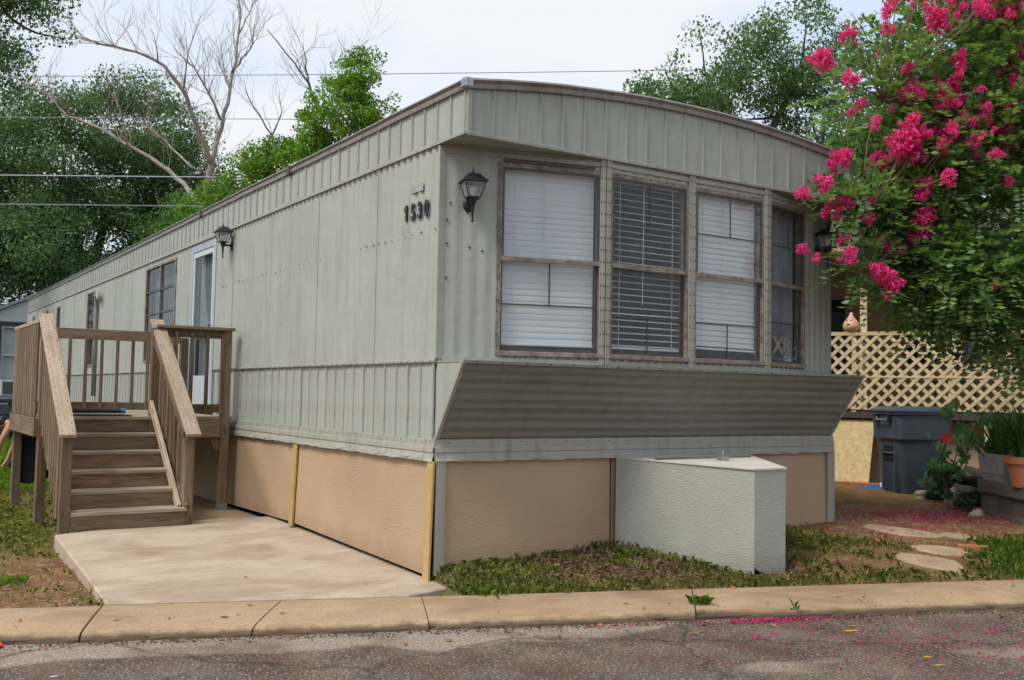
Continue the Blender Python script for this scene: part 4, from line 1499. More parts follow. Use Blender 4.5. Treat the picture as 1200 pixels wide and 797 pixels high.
# back rail
board(deck, 'top_rail', (X0 + 0.05, Y1 - 0.05, 1.985), (X1 - 0.1, Y1 - 0.05, 1.985), 0.125, 0.04, WD, (0, -1, 0))
board(deck, 'bottom_rail', (X0 + 0.05, Y1 - 0.05, ZD + 0.075), (X1 - 0.1, Y1 - 0.05, ZD + 0.075), 0.09, 0.036, WD, (0, -1, 0))
xx = X0 + 0.16
while xx < X1 - 0.15:
    board(deck, 'picket', (xx, Y1 - 0.088, ZD + 0.035), (xx, Y1 - 0.088, 1.93), 0.036, 0.034, WD, (0, -1, 0))
    xx += 0.177
# near rail between the stairs and the wall
board(deck, 'top_rail', (SX1 + 0.05, Y0 + 0.0, 1.95), (X1 - 0.14, Y0 + 0.0, 1.95), 0.09, 0.036, WD, (0, -1, 0))
board(deck, 'rail_cap', (SX1 - 0.0, Y0 - 0.01, 2.01), (X1 - 0.02, Y0 - 0.01, 2.01), 0.14, 0.034, WD)
board(deck, 'bottom_rail', (SX1 + 0.05, Y0 + 0.0, ZD + 0.09), (X1 - 0.14, Y0 + 0.0, ZD + 0.09), 0.09, 0.036, WD, (0, -1, 0))
for i in range(4):
    xk = SX1 + 0.20 + i * 0.165
    board(deck, 'picket', (xk, Y0 - 0.038, ZD + 0.03), (xk, Y0 - 0.038, 1.96), 0.036, 0.036, WD, (0, -1, 0))
# black sheet added to fill the dark area below the deck's far side
mb = MB()
nsx, nsz = 30, 6
for j in range(nsz + 1):
    for i in range(nsx + 1):
        x = X0 + 0.02 + (X1 - X0 - 0.02) * i / nsx
        z = ZD - 0.2 - (0.60 + 0.03 * math.sin(i * 0.9)) * j / nsz
        mb.v.append((x, Y1 - 0.02 + 0.03 * math.sin(i * 0.8 + 0.3 * j) * j / nsz, z))
for j in range(nsz):
    for i in range(nsx):
        b = j * (nsx + 1) + i
        mb.f.append((b, b + 1, b + nsx + 2, b + nsx + 1))
o = mb.build('dark_sheet', MT['black'], None, smooth=True)
tag(o, 'black sheet filling the dark area under the far edge of the deck', 'sheet')
# door mat and a pole lying on the deck
mb = MB()
for i in range(10):
    x0 = -1.86 + i * 0.075
    mb.poly([(x0, 4.46, ZD + 0.006), (x0 + 0.075, 4.46, ZD + 0.006), (x0 + 0.075, 4.82, ZD + 0.012), (x0, 4.82, ZD + 0.012)])
mb = MB().box(-1.86, -1.12, 4.455, 4.85, ZD + 0.001, ZD + 0.014)
for i in range(14):
    mb.box(-1.85 + i * 0.052, -1.83 + i * 0.052, 4.47, 4.84, ZD + 0.0135, ZD + 0.019)
tag(mb.build('door_mat', MT['black'], None, bevel=0.002), 'black ribbed rubber mat at the top of the stairs', 'mat')
mb = MB().tube([(-1.84, 5.9, ZD + 0.028), (-0.95, 5.82, ZD + 0.028)], 0.026, 10)
t = thing('rolled_shade', 'dark rolled tube with blue end lying on the deck behind the mat', 'tube', (-1.4, 5.86, ZD))
mb.build('roll', MT['black'], t, smooth=True, angle=40)
MB().tube([(-0.95, 5.82, ZD + 0.03), (-0.90, 5.816, ZD + 0.03)], 0.029, 10).build('end_cap', simple('blue_plastic', (0.03, 0.16, 0.42), 0.4), t, smooth=True, angle=40)

# ------------------------------------------------------------------ power lines behind the home
MT['wire'] = simple('aluminium_wire', (0.20, 0.22, 0.25), 0.5)
MT['wire_light'] = simple('bright_wire', (0.34, 0.36, 0.40), 0.45)
for nm, a, b, r_, sag, mt in (('black top wire strung over the roof against the open sky', (-4.5, 24.79, 9.25), (25.13, 5.52, 10.31), 0.010, 0.10, 'wire'),
                        ('second wire crossing the bare branches of the dead tree', (-4.45, 24.83, 8.26), (25.19, 5.57, 8.85), 0.010, 0.10, 'wire'),
                        ('thick pale wire crossing in front of the dark oak', (-4.39, 24.88, 6.76), (25.26, 5.63, 7.26), 0.015, 0.08, 'wire_light'),
                        ('lowest wire just above the roof edge of the home', (-4.35, 24.91, 6.01), (25.3, 5.65, 6.51), 0.012, 0.08, 'wire')):
    pts = []
    d = Vector(b) - Vector(a)
    for i in range(-2, 23):
        q = i / 20
        p = Vector(a) + d * q
        p.z -= sag * 4 * q * (1 - q) if 0 < q < 1 else 0
        pts.append(p)
    tag(MB().tube(pts, r_, 5).build('power_line', MT[mt]), nm, 'power line', 'power lines behind the home')

# ------------------------------------------------------------------ foliage builders
def unit(n):
    v = rng.normal(size=(n, 3))
    return v / np.linalg.norm(v, axis=1, keepdims=True)
def leaves(c, d, nrm, L, Wd):
    """diamond leaves: centre c, direction d, normal nrm"""
    s = np.cross(nrm, d)
    s /= np.linalg.norm(s, axis=1, keepdims=True) + 1e-9
    L, Wd = L[:, None], Wd[:, None]
    return np.stack([c - d * L * 0.5, c + s * Wd * 0.5 - d * L * 0.05, c + d * L * 0.5, c - s * Wd * 0.5 - d * L * 0.05], axis=1)
def clump_leaves(centers, radii, per, L, wr=0.55, upb=0.5, flat=0.7, shell=0.5):
    out = []
    for (c, r_) in zip(centers, radii):
        n = int(per * (r_ ** 2))
        u_ = unit(n)
        rad = r_ * (rng.random(n) ** shell)
        p = np.array(c) + u_ * rad[:, None] * np.array([1, 1, flat])
        nr_ = unit(n) + np.array([0, 0, upb])
        nr_ /= np.linalg.norm(nr_, axis=1, keepdims=True)
        d = np.cross(nr_, unit(n))
        d /= np.linalg.norm(d, axis=1, keepdims=True) + 1e-9
        l_ = L * (0.6 + 0.8 * rng.random(n))
        out.append(leaves(p, d, nr_, l_, l_ * wr))
    return np.concatenate(out)
def limb(mb, a, b, r0, r1, bend=0.12, n=6, seg=6):
    a, b = Vector(a), Vector(b)
    L = (b - a).length
    o = Vector(unit(1)[0]) * L * bend
    pts, rr = [], []
    for i in range(n + 1):
        t = i / n
        p = a.lerp(b, t) + o * math.sin(math.pi * t) + Vector(unit(1)[0]) * L * 0.02 * (0 < i < n)
        pts.append(p)
        rr.append(r0 + (r1 - r0) * t ** 0.8)
    mb.tube(pts, rr, seg)
    return pts
MT['bark'] = simple('grey_brown_bark', (0.12, 0.095, 0.075), 0.9, 0.5, 6, 0.8, 14)
MT['bark_dead'] = simple('bleached_dead_bark', (0.38, 0.32, 0.27), 0.85, 0.45, 5, 0.5, 20, c2=(0.20, 0.165, 0.145))
MT['leaf_oak'] = leaf_mat('dark_oak_leaf', (0.035, 0.085, 0.035), (0.15, 0.25, 0.095), 0.32)
MT['leaf_oak2'] = leaf_mat('mid_oak_leaf', (0.05, 0.105, 0.042), (0.16, 0.25, 0.10), 0.35)
MT['leaf_bright'] = leaf_mat('fresh_green_leaf', (0.035, 0.11, 0.010), (0.23, 0.39, 0.04), 0.35)
MT['leaf_mid'] = leaf_mat('mid_green_leaf', (0.045, 0.105, 0.032), (0.16, 0.27, 0.08), 0.35)

def tree(name, label, base, trunk_top, r0, lobes, nclump, cr_, per, L, mat, bark='bark', flat=0.7, hollow=0.35, wr=0.55, nl=14):
    """lobes: list of (centre, (rx, ry, rz), weight); clumps fill the lobes"""
    t = thing(name, label, 'tree', base)
    cs, rs = [], []
    wsum = sum(l[2] for l in lobes)
    for (c, r_, w_) in lobes:
        n = max(1, int(nclump * w_ / wsum))
        u_ = unit(n)
        rad = hollow + (1 - hollow) * rng.random(n) ** 0.6
        p = np.array(c) + u_ * rad[:, None] * np.array(r_)
        cs += list(p)
        rs += list(cr_ * (0.55 + 0.8 * rng.random(n)))
    V = clump_leaves(cs, rs, per, L, wr, flat=flat)
    mb = MB()
    tp = limb(mb, base, trunk_top, r0, r0 * 0.6, 0.05, 8, 9)
    hubs = []
    for (c, r_, w_) in lobes:
        hub = Vector(c) - Vector((0, 0, r_[2] * 0.3))
        pts = limb(mb, trunk_top, hub, r0 * 0.5, r0 * 0.2, 0.10, 7, 7)
        hubs.append((pts, hub))
    idx = rng.permutation(len(cs))[:nl * len(lobes)]
    for i in idx:
        c = Vector(cs[i])
        best = min((p for h in hubs for p in h[0][2:]), key=lambda q: (q - c).length)
        limb(mb, best, c, r0 * 0.16, 0.012, 0.12, 5, 5)
    mb.build('trunk', MT[bark], t, smooth=True)
    quads('crown', V, MT[mat], t)
    return t

# far-left tree whose crown hangs into the picture from outside
tree('oak_tree', 'dark leafy oak crown reaching over the lane, in front of the dead tree', (-4.2, 18.6, 0), (-3.4, 18.2, 6.0), 0.28,
     [((-1.5, 17.9, 9.6), (2.0, 1.8, 1.5), 1.2), ((-3.0, 18.2, 9.6), (2.0, 2.0, 2.0), 0.8), ((-0.9, 17.4, 10.4), (1.2, 1.2, 0.9), 0.5), ((-1.9, 17.6, 8.2), (1.1, 1.0, 0.8), 0.4)], 150, 0.55, 620, 0.085, 'leaf_oak', nl=16)
# the big dark oak mass behind the home's far end
tree('oak_tree', 'broad dark green oak behind the far end of the home', (2.6, 30.5, 0), (2.8, 30.2, 4.6), 0.45,
     [((2.0, 30.0, 9.0), (3.2, 2.8, 2.8), 1.5), ((4.2, 29.2, 9.9), (2.4, 2.2, 2.2), 1.2), ((5.4, 29.6, 7.8), (2.2, 2.2, 2.2), 1.0), ((0.4, 29.6, 7.4), (2.4, 2.2, 2.6), 1.0), ((2.5, 28.8, 6.0), (3.2, 2.0, 1.8), 1.0)], 400, 0.8, 480, 0.105, 'leaf_oak', nl=10)
tree('oak_tree', 'low dark oak filling the gap left of the broad one, above the grey neighbour', (-1.5, 29.5, 0), (-1.4, 29.3, 3.2), 0.32,
     [((-1.2, 29.2, 6.2), (2.4, 2.0, 2.4), 1.0), ((0.6, 27.6, 5.6), (1.8, 1.6, 1.6), 0.8), ((-2.0, 29.0, 8.6), (2.0, 1.8, 2.0), 0.7), ((-0.8, 28.6, 4.0), (2.8, 1.4, 1.4), 0.9)], 190, 0.75, 480, 0.105, 'leaf_oak', nl=9)
tree('oak_tree', 'shaded oak standing behind the dead tree and the bright green one', (8.2, 31.5, 0), (8.0, 31.3, 4.0), 0.38,
     [((7.0, 31.6, 7.2), (2.4, 2.0, 2.2), 1.0), ((9.8, 30.8, 6.9), (2.6, 2.2, 2.0), 1.0), ((5.6, 26.5, 6.0), (2.2, 1.6, 1.4), 0.9)], 220, 0.75, 480, 0.105, 'leaf_mid', nl=9)
# fresh green trees behind the roof
tree('maple_tree', 'bright yellow-green leafy tree rising above the roof ridge', (5.9, 16.2, 0), (5.9, 16.0, 5.2), 0.13,
     [((5.85, 15.8, 7.7), (1.05, 1.0, 0.85), 1.2), ((6.1, 15.6, 8.7), (0.72, 0.72, 0.62), 0.8), ((5.3, 16.1, 7.0), (0.8, 0.8, 0.65), 0.7), ((6.6, 15.3, 8.0), (0.6, 0.6, 0.6), 0.5), ((6.25, 15.5, 9.35), (0.3, 0.3, 0.25), 0.12)], 170, 0.28, 1500, 0.078, 'leaf_bright', hollow=0.2, nl=14)
tree('maple_tree', 'low bright green tree growing at the foot of the dead tree', (4.9, 19.2, 0), (4.9, 19.0, 5.0), 0.11,
     [((4.9, 18.8, 6.9), (0.9, 0.9, 0.75), 1.0), ((4.2, 19.9, 6.2), (0.9, 0.8, 0.7), 0.8), ((5.2, 18.2, 7.4), (0.5, 0.5, 0.45), 0.4)], 125, 0.28, 1400, 0.078, 'leaf_bright', hollow=0.2, nl=12)
# oak to the right, behind the roof and the crape myrtle
tree('oak_tree', 'airy mid-green oak behind the arched roof front', (16.0, 12.2, 0), (15.9, 12.0, 5.2), 0.32,
     [((15.0, 12.1, 9.3), (1.9, 1.7, 1.6), 1.1), ((16.5, 11.2, 10.2), (1.8, 1.7, 1.7), 1.1), ((13.3, 12.3, 8.7), (1.15, 1.2, 0.8), 0.55), ((17.8, 11.4, 8.6), (1.8, 1.7, 1.6), 1.0), ((15.6, 11.6, 7.4), (1.7, 1.4, 1.0), 0.8)], 260, 0.52, 560, 0.095, 'leaf_oak2', hollow=0.25, nl=14)
tree('oak_tree', 'dense green tree behind the pink crape myrtle', (20.2, 8.6, 0), (20.0, 8.4, 4.6), 0.34,
     [((19.4, 8.4, 8.6), (2.4, 2.2, 2.4), 1.2), ((21.5, 6.6, 9.0), (2.6, 2.4, 2.6), 1.2), ((20.0, 7.6, 11.0), (2.2, 2.0, 1.8), 0.9), ((18.4, 9.4, 6.6), (1.6, 1.5, 1.3), 0.6), ((23.2, 5.0, 7.6), (2.2, 2.0, 2.4), 0.7)], 250, 0.75, 480, 0.10, 'leaf_mid', nl=10)

# dead trees
def dead_tree(label, base, limbs, rad, tw=90, bark='bark_dead'):
    t = thing('dead_tree', label, 'tree', base)
    mb = MB()
    rr = random.Random(11)
    allp = []
    for k, (pts, r0, r1) in enumerate(limbs):
        n = len(pts)
        P = []
        for i in range(n - 1):
            a, b = Vector(pts[i]), Vector(pts[i + 1])
            for q in range(3):
                P.append(a.lerp(b, q / 3) + Vector((rr.uniform(-1, 1), rr.uniform(-1, 1), rr.uniform(-1, 1))) * 0.025)
        P.append(Vector(pts[-1]))
        R = [0.62 * (r0 + (r1 - r0) * (i / (len(P) - 1)) ** 0.7) for i in range(len(P))]
        mb.tube(P, R, 7)
        allp += [(P[i], R[i], (P[min(i + 1, len(P) - 1)] - P[max(i - 1, 0)]).normalized()) for i in range(len(P)) if i > len(P) * 0.25]
    mb.build('trunk', MT[bark], t, smooth=True)
    mb = MB()
    def twig(p, d, L, r_, lev):
        pts, q = [p], p
        for i in range(5):
            d = (d + Vector((rr.uniform(-1, 1), rr.uniform(-1, 1), rr.uniform(-0.6, 1.1))) * 0.28).normalized()
            q = q + d * L / 5
            pts.append(q)
            if lev and i >= 1 and rr.random() < 0.75:
                dd = (d + Vector((rr.uniform(-1, 1), rr.uniform(-1, 1), rr.uniform(-0.4, 1))) * 0.9).normalized()
                twig(q, dd, L * rr.uniform(0.35, 0.65), r_ * 0.6, lev - 1)
        mb.tube(pts, [r_ * (1 - 0.75 * i / 5) for i in range(6)], 4, False)
    for _ in range(tw):
        p, r_, d = rr.choice(allp)
        dd = (d * 0.8 + Vector((rr.uniform(-1, 1), rr.uniform(-1, 1), rr.uniform(-0.3, 1))) * 0.9).normalized()
        twig(p, dd, rr.uniform(0.5, 1.3), min(r_ * 0.45, 0.011), 2)
    tag(mb.build('twigs', MT[bark], t), kind='stuff')
    return t
dead_tree('bare dead tree with pale forked limbs above the roof', (4.2, 20.7, 0), [
    ([(4.2, 20.7, 0), (4.15, 20.65, 3), (4.14, 20.6, 5.84), (4.1, 20.57, 6.81), (4.18, 20.47, 7.5), (4.37, 20.54, 8.19), (4.58, 20.58, 9.18), (4.78, 20.61, 10.36), (4.91, 20.69, 11.56), (4.87, 20.89, 12.56)], 0.24, 0.03),
    ([(4.17, 20.48, 7.4), (3.84, 20.3, 8.06), (3.32, 19.98, 8.99), (2.7, 19.86, 9.65), (2.03, 19.92, 9.89), (1.24, 20.07, 9.95), (0.77, 20.13, 10.04)], 0.14, 0.025),
    ([(4.15, 20.6, 5.2), (4.09, 20.62, 6.07), (3.73, 21.4, 6.94), (3.23, 22.04, 7.56), (2.54, 22.69, 8.06), (1.91, 23.3, 8.58), (1.09, 23.81, 8.94), (0.6, 24.21, 9.53), (0.02, 24.57, 9.91)], 0.16, 0.025),
    ([(4.38, 20.5, 8.65), (4.01, 20.23, 9.18), (3.53, 20.03, 9.77), (2.95, 19.9, 10.16)], 0.07, 0.02),
    ([(4.69, 20.58, 10.02), (4.81, 20.12, 10.33), (4.97, 19.76, 10.63), (4.92, 19.52, 11.11)], 0.06, 0.02),
    ([(4.86, 20.63, 11.15), (5.13, 20.65, 11.82), (5.4, 20.79, 12.41)], 0.045, 0.015),
    ([(3.83, 21.06, 7.37), (3.55, 21.81, 7.9), (3.33, 22.17, 8.25), (3.04, 22.69, 8.67), (2.99, 22.82, 9.06)], 0.06, 0.018),
    ([(2.49, 22.72, 8.11), (2.24, 22.37, 8.71), (2.04, 22.23, 9.17)], 0.045, 0.015),
    ([(3.26, 20.01, 9.15), (3.25, 19.71, 10.08), (3.44, 19.3, 10.9)], 0.05, 0.012),
    ([(2.55, 19.84, 9.71), (2.38, 19.67, 10.33)], 0.04, 0.012)], 0.2, 170)
dead_tree('thin grey dead branches poking out behind the bright green tree', (6.0, 18.4, 0), [
    ([(6.0, 18.4, 0), (6.2, 18.1, 5), (6.13, 17.93, 8.71), (5.92, 18.03, 9.3), (5.66, 18.41, 9.87), (5.12, 19.05, 10.85)], 0.13, 0.02),
    ([(5.92, 18.03, 9.3), (5.71, 17.78, 9.82), (5.64, 17.8, 10.25)], 0.04, 0.012),
    ([(6.15, 18.2, 4.5), (5.42, 18.49, 7.26), (5.24, 18.8, 7.97), (4.93, 19.19, 8.68), (4.71, 19.41, 9.27)], 0.08, 0.015),
    ([(5.24, 18.8, 7.97), (5.29, 18.25, 8.53), (5.17, 18.07, 8.95)], 0.035, 0.01),
    ([(6.15, 18.0, 7.5), (6.76, 17.86, 9.14), (6.87, 17.73, 10.04), (7.3, 17.54, 10.57)], 0.05, 0.01)], 0.1, 34, 'bark')

# ------------------------------------------------------------------ neighbour's porch on the right
NP = Matrix(((0.5145, 0.8575, 0, 7.86), (-0.8575, 0.5145, 0, 2.91), (0, 0, 1, 0), (0, 0, 0, 1)))   # local x along the rail, -y outward
MT['porch'] = simple('tan_porch_paint', (0.60, 0.47, 0.28), 0.7, 0.2, 6, 0.2, 30, objrand=0.10)
MT['porch_wall'] = simple('ochre_wall', (0.38, 0.265, 0.14), 0.8, 0.25, 3)
MT['porch_skirt'] = simple('tan_skirting', (0.42, 0.30, 0.18), 0.8, 0.25, 4)
MT['osb'] = simple('strand_board', (0.62, 0.47, 0.24), 0.8, 0.3, 18, 0.6, 24)
MT['dark_beam'] = simple('dark_beam', (0.07, 0.05, 0.04), 0.8)
MT['nglass'] = glass_mat('neighbour_glass', 0.12, (0.25, 0.3, 0.33), 1.0, (0.35, 0.4, 0.45))
por = thing('neighbour_house', 'tan neighbouring house with lattice-railed porch behind the bin', 'house', mw=NP)
def pbox(name, mat, *b, parent=por, bev=0.003, **kw):
    return MB().box(*b).build(name, MT[mat], parent, NP, bevel=bev)
GZ = 0.16
pbox('porch_floor', 'dark_beam', -3, 6, 0.02, 2.4, 1.10, 1.20)
pbox('rim_beam', 'dark_beam', -3, 6, -0.01, 0.02, 1.12, 1.235)
pbox('skirting', 'porch_skirt', -3, 6, 0.30, 0.33, GZ - 0.1, 1.10)
# house wall with window openings
WN = [(-0.65, -0.05, 1.5, 3.0), (0.75, 1.75, 1.85, 3.0), (2.6, 3.4, 1.85, 3.0)]
mb = MB()
xs_ = [-3.0] + [v for w_ in WN for v in w_[:2]] + [6.0]
for i in range(0, len(xs_), 2):
    mb.box(xs_[i], xs_[i + 1], 2.0, 2.12, 0.1, 3.4)
for w_ in WN:
    mb.box(w_[0], w_[1], 2.0, 2.12, 0.1, w_[2])
    mb.box(w_[0], w_[1], 2.0, 2.12, w_[3], 3.4)
mb.build('wall', MT['porch_wall'], por, NP)
pbox('back_wall', 'porch_wall', -3, 6, 5.4, 5.5, 0.1, 3.4)
pbox('end_wall', 'porch_wall', -3, -2.9, 2.12, 5.4, 0.1, 3.4)
pbox('end_wall', 'porch_wall', 5.9, 6, 2.12, 5.4, 0.1, 3.4)
for w_ in WN:
    mb = MB()
    a0, a1, z0, z1 = w_
    for (p, q, r_, s_) in ((a0, a0 + 0.05, z0, z1), (a1 - 0.05, a1, z0, z1), (a0 + 0.05, a1 - 0.05, z0, z0 + 0.05), (a0 + 0.05, a1 - 0.05, z1 - 0.05, z1), (a0 + 0.05, a1 - 0.05, (z0 + z1) / 2 - 0.02, (z0 + z1) / 2 + 0.02)):
        mb.box(p, q, 1.97, 2.06, r_, s_)
    wf = mb.build('window', MT['frame'], por, NP)
    mb = MB()
    mb.poly([(a0 + 0.04, 2.03, z0 + 0.04), (a1 - 0.04, 2.03, z0 + 0.04), (a1 - 0.04, 2.03, z1 - 0.04), (a0 + 0.04, 2.03, z1 - 0.04)])
    mb.build('pane', MT['nglass'], wf, NP)
mb = MB()
mb.prism([(-3.3, -0.35), (6.3, -0.35), (6.3, 5.8), (-3.3, 5.8)], 3.38, 3.46)
mb.build('porch_roof', MT['porch_skirt'], por, NP)
mb = MB()
mb.v += [(-3.3, -0.35, 3.46), (6.3, -0.35, 3.46), (6.3, 5.8, 3.46), (-3.3, 5.8, 3.46), (-3.3, 2.7, 4.5), (6.3, 2.7, 4.5)]
mb.f += [(0, 1, 5, 4), (2, 3, 4, 5), (1, 2, 5), (3, 0, 4), (0, 3, 2, 1)]
mb.build('roof', simple('brown_shingles', (0.10, 0.085, 0.075), 0.9, 0.4, 20, 0.5, 30), por, NP)
for a in (-1.9, 0.40, 2.55, 4.6):
    pbox('porch_post', 'porch', a - 0.045, a + 0.045, 0.03, 0.12, 1.20, 3.38)
# lattice, slat by slat
def clip(poly, x0, x1, z0, z1):
    for (ax, v, sg) in ((0, x0, 1), (0, x1, -1), (1, z0, 1), (1, z1, -1)):
        out = []
        for i in range(len(poly)):
            p, q = poly[i], poly[(i + 1) % len(poly)]
            ip, iq = sg * (p[ax] - v) >= 0, sg * (q[ax] - v) >= 0
            if ip:
                out.append(p)
            if ip != iq:
                t_ = (v - p[ax]) / (q[ax] - p[ax])
                out.append((p[0] + (q[0] - p[0]) * t_, p[1] + (q[1] - p[1]) * t_))
        poly = out
        if len(poly) < 3:
            return None
    return poly
def lattice(a0, a1, z0, z1, yb, nm):
    mb = MB()
    per, wd, th = 0.168, 0.045, 0.007
    for (p, q, r_, s_) in ((a0, a1, z1 - 0.012, z1 + 0.012),):
        mb.box(p, q, yb - 0.004, yb + 0.02, r_, s_)
    fr = mb.build(nm, MT['porch'], por, NP)
    fr['label'] = 'tan criss-cross lattice panel'
    H = z1 - z0
    h2 = wd / math.sqrt(2)
    k = a0 - H - per
    while k < a1 + per:
        for sg, off in ((1, 0.0), (-1, th + 0.001)):
            if sg > 0:
                pl_ = [(k - h2, z0), (k + h2, z0), (k + h2 + H, z1), (k - h2 + H, z1)]
            else:
                pl_ = [(k - h2 + H, z0), (k + h2 + H, z0), (k + h2, z1), (k - h2, z1)]
            c = clip(pl_, a0, a1, z0, z1)
            if c:
                m2 = MB()
                n = len(c)
                m2.v += [(x, yb + off, z) for x, z in c] + [(x, yb + off + th, z) for x, z in c]
                m2.f.append(tuple(range(n)))
                m2.f.append(tuple(range(2 * n - 1, n - 1, -1)))
                for i in range(n):
                    j = (i + 1) % n
                    m2.f.append((i, n + i, n + j, j))
                m2.build('slat', MT['porch'], fr, NP)
        k += per
lattice(-0.9, 3.3, 1.70, 2.27, -0.030, 'lattice_panel')
lattice(-0.9, 3.3, 1.24, 1.688, -0.034, 'lattice_panel')
for a in (0.28, 1.5, 2.7):
    pbox('rail_stud', 'porch', a - 0.03, a + 0.03, -0.012, 0.03, 1.2, 2.25)
pbox('rail_cap', 'porch', -0.9, 3.3, -0.036, 0.08, 2.284, 2.304)
pbox('leg_post', 'porch', -0.05, 0.06, 0.0, 0.10, GZ - 0.1, 1.10)
pbox('leg_post', 'porch', 1.9, 2.0, 0.0, 0.10, GZ - 0.1, 1.10)

# strand board leaning on the porch
mb = MB().box(-0.36, 0.36, -0.008, 0.008, 0, 0.98)
o = mb.build('leaning_board', MT['osb'], None, NP @ Matrix.Translation((0.12, -0.16, GZ + 0.0)) @ Matrix.Rotation(math.radians(-12), 4, 'X') @ Matrix.Rotation(math.radians(4), 4, 'Y'), bevel=0.003)
tag(o, 'flaky strand board sheet leaning against the porch skirting', 'board')

# gourd ornament with a painted face on the rail
gm = NP @ Matrix.Translation((0.24, 0.02, 2.304))
t = thing('gourd_ornament', 'pinkish gourd with a small face sitting on the porch rail', 'ornament', mw=gm)
MT['gourd'] = simple('gourd_skin', (0.62, 0.36, 0.24), 0.45, 0.15, 6)
MB().lathe([(0.03, 0.0), (0.075, 0.012), (0.108, 0.05), (0.115, 0.09), (0.10, 0.135), (0.07, 0.175), (0.045, 0.205), (0.03, 0.235), (0.024, 0.262), (0.012, 0.275)], 18).build('body', MT['gourd'], t, gm, smooth=True)
fm = gm @ Matrix.Rotation(math.radians(-12), 4, 'Z')
for sx in (-1, 1):
    MB().lathe([(0.004, -0.004), (0.011, 0.0), (0.004, 0.004)], 8).build('eye', MT['black'], t, fm @ Matrix.Translation((sx * 0.025, -0.082, 0.160)) @ Matrix.Rotation(math.radians(75), 4, 'X'))
MB().lathe([(0.01, -0.004), (0.022, 0.0), (0.01, 0.004)], 10).build('mouth', MT['black'], t, fm @ Matrix.Translation((0, -0.110, 0.095)) @ Matrix.Rotation(math.radians(90), 4, 'X'))
# iron chair back behind the rail
t = thing('garden_chair', 'black scrolled iron garden chair behind the porch lattice', 'chair', mw=NP @ Matrix.Translation((1.5, 0.9, 1.2)))
pts = [(0.55 * math.cos(math.pi * i / 12) * 0.5 + 1.5, 0.72, 2.02 + 0.30 * math.sin(math.pi * i / 12)) for i in range(13)]
MB().tube([(1.775, 0.72, 1.2)] + pts + [(1.225, 0.72, 1.2)], 0.012, 6).build('back_frame', MT['black_metal'], t, NP, smooth=True)
for sg in (-1, 1):
    pts = []
    for i in range(22):
        th = i * 0.42
        r_ = 0.012 + 0.0045 * i
        pts.append((1.5 + sg * (0.10 - r_ * math.cos(th)), 0.72, 2.12 + r_ * math.sin(th)))
    MB().tube(pts, 0.008, 5).build('scroll', MT['black_metal'], t, NP, smooth=True)
    MB().tube([(1.5 + sg * 0.26, 0.72, 1.85), (1.5 + sg * 0.42, 0.82, 1.86), (1.5 + sg * 0.42, 1.15, 1.86)], 0.012, 6).build('arm', MT['black_metal'], t, NP, smooth=True)
    MB().tube([(1.5 + sg * 0.25, 1.2, 1.2), (1.5 + sg * 0.25, 1.18, 1.64)], 0.012, 6).build('leg', MT['black_metal'], t, NP)
mb = MB().box(1.24, 1.76, 0.73, 1.2, 1.63, 1.66)
mb.build('seat', MT['black_metal'], t, NP, bevel=0.006)
# purple cloth hanging over the rail
mb = MB()
cols = 14
rows_ = [(0.03, 2.20), (0.0, 2.325), (-0.05, 2.32), (-0.055, 2.2), (-0.06, 2.05), (-0.055, 1.92)]
for (y_, z_) in rows_:
    for i in range(cols + 1):
        t_ = i / cols
        mb.v.append((1.66 + 0.22 * t_ + 0.02 * math.sin(z_ * 9), y_ - 0.016 * math.sin(t_ * 17 + z_ * 3) * (1 if y_ < -0.02 else 0.1), z_ - (0.10 * abs(t_ - 0.5) if z_ < 2.0 else 0)))
for j in range(len(rows_) - 1):
    for i in range(cols):
        b = j * (cols + 1) + i
        mb.f.append((b, b + 1, b + cols + 2, b + cols + 1))
o = mb.build('hanging_cloth', simple('purple_cloth', (0.07, 0.055, 0.11), 0.9, 0.4, 8), None, NP, smooth=True)
tag(o, 'dark purple cloth draped over the porch lattice', 'cloth')
# small white ornament on the lattice
mo = NP @ Matrix.Translation((2.25, -0.045, 1.86))
mb = MB()
for (z_, r_) in ((0.06, 0.035), (-0.06, 0.045)):
    b = len(mb.v)
    for k in range(14):
        th = 2 * math.pi * k / 14
        mb.v += [(r_ * math.cos(th), -0.012, z_ + r_ * math.sin(th)), (r_ * math.cos(th), 0.008, z_ + r_ * math.sin(th))]
    mb.f.append(tuple(b + 2 * k for k in range(14)))
    for k in range(14):
        j = (k + 1) % 14
        mb.f.append((b + 2 * k, b + 2 * k + 1, b + 2 * j + 1, b + 2 * j))
mb.tube([(0, -0.006, 0.03), (0.012, -0.01, 0.0), (-0.01, -0.01, -0.03)], 0.012, 6)
tag(mb.build('wall_ornament', simple('white_enamel', (0.7, 0.72, 0.72), 0.4), None, mo), 'small white butterfly-like ornament hung on the lattice', 'ornament')

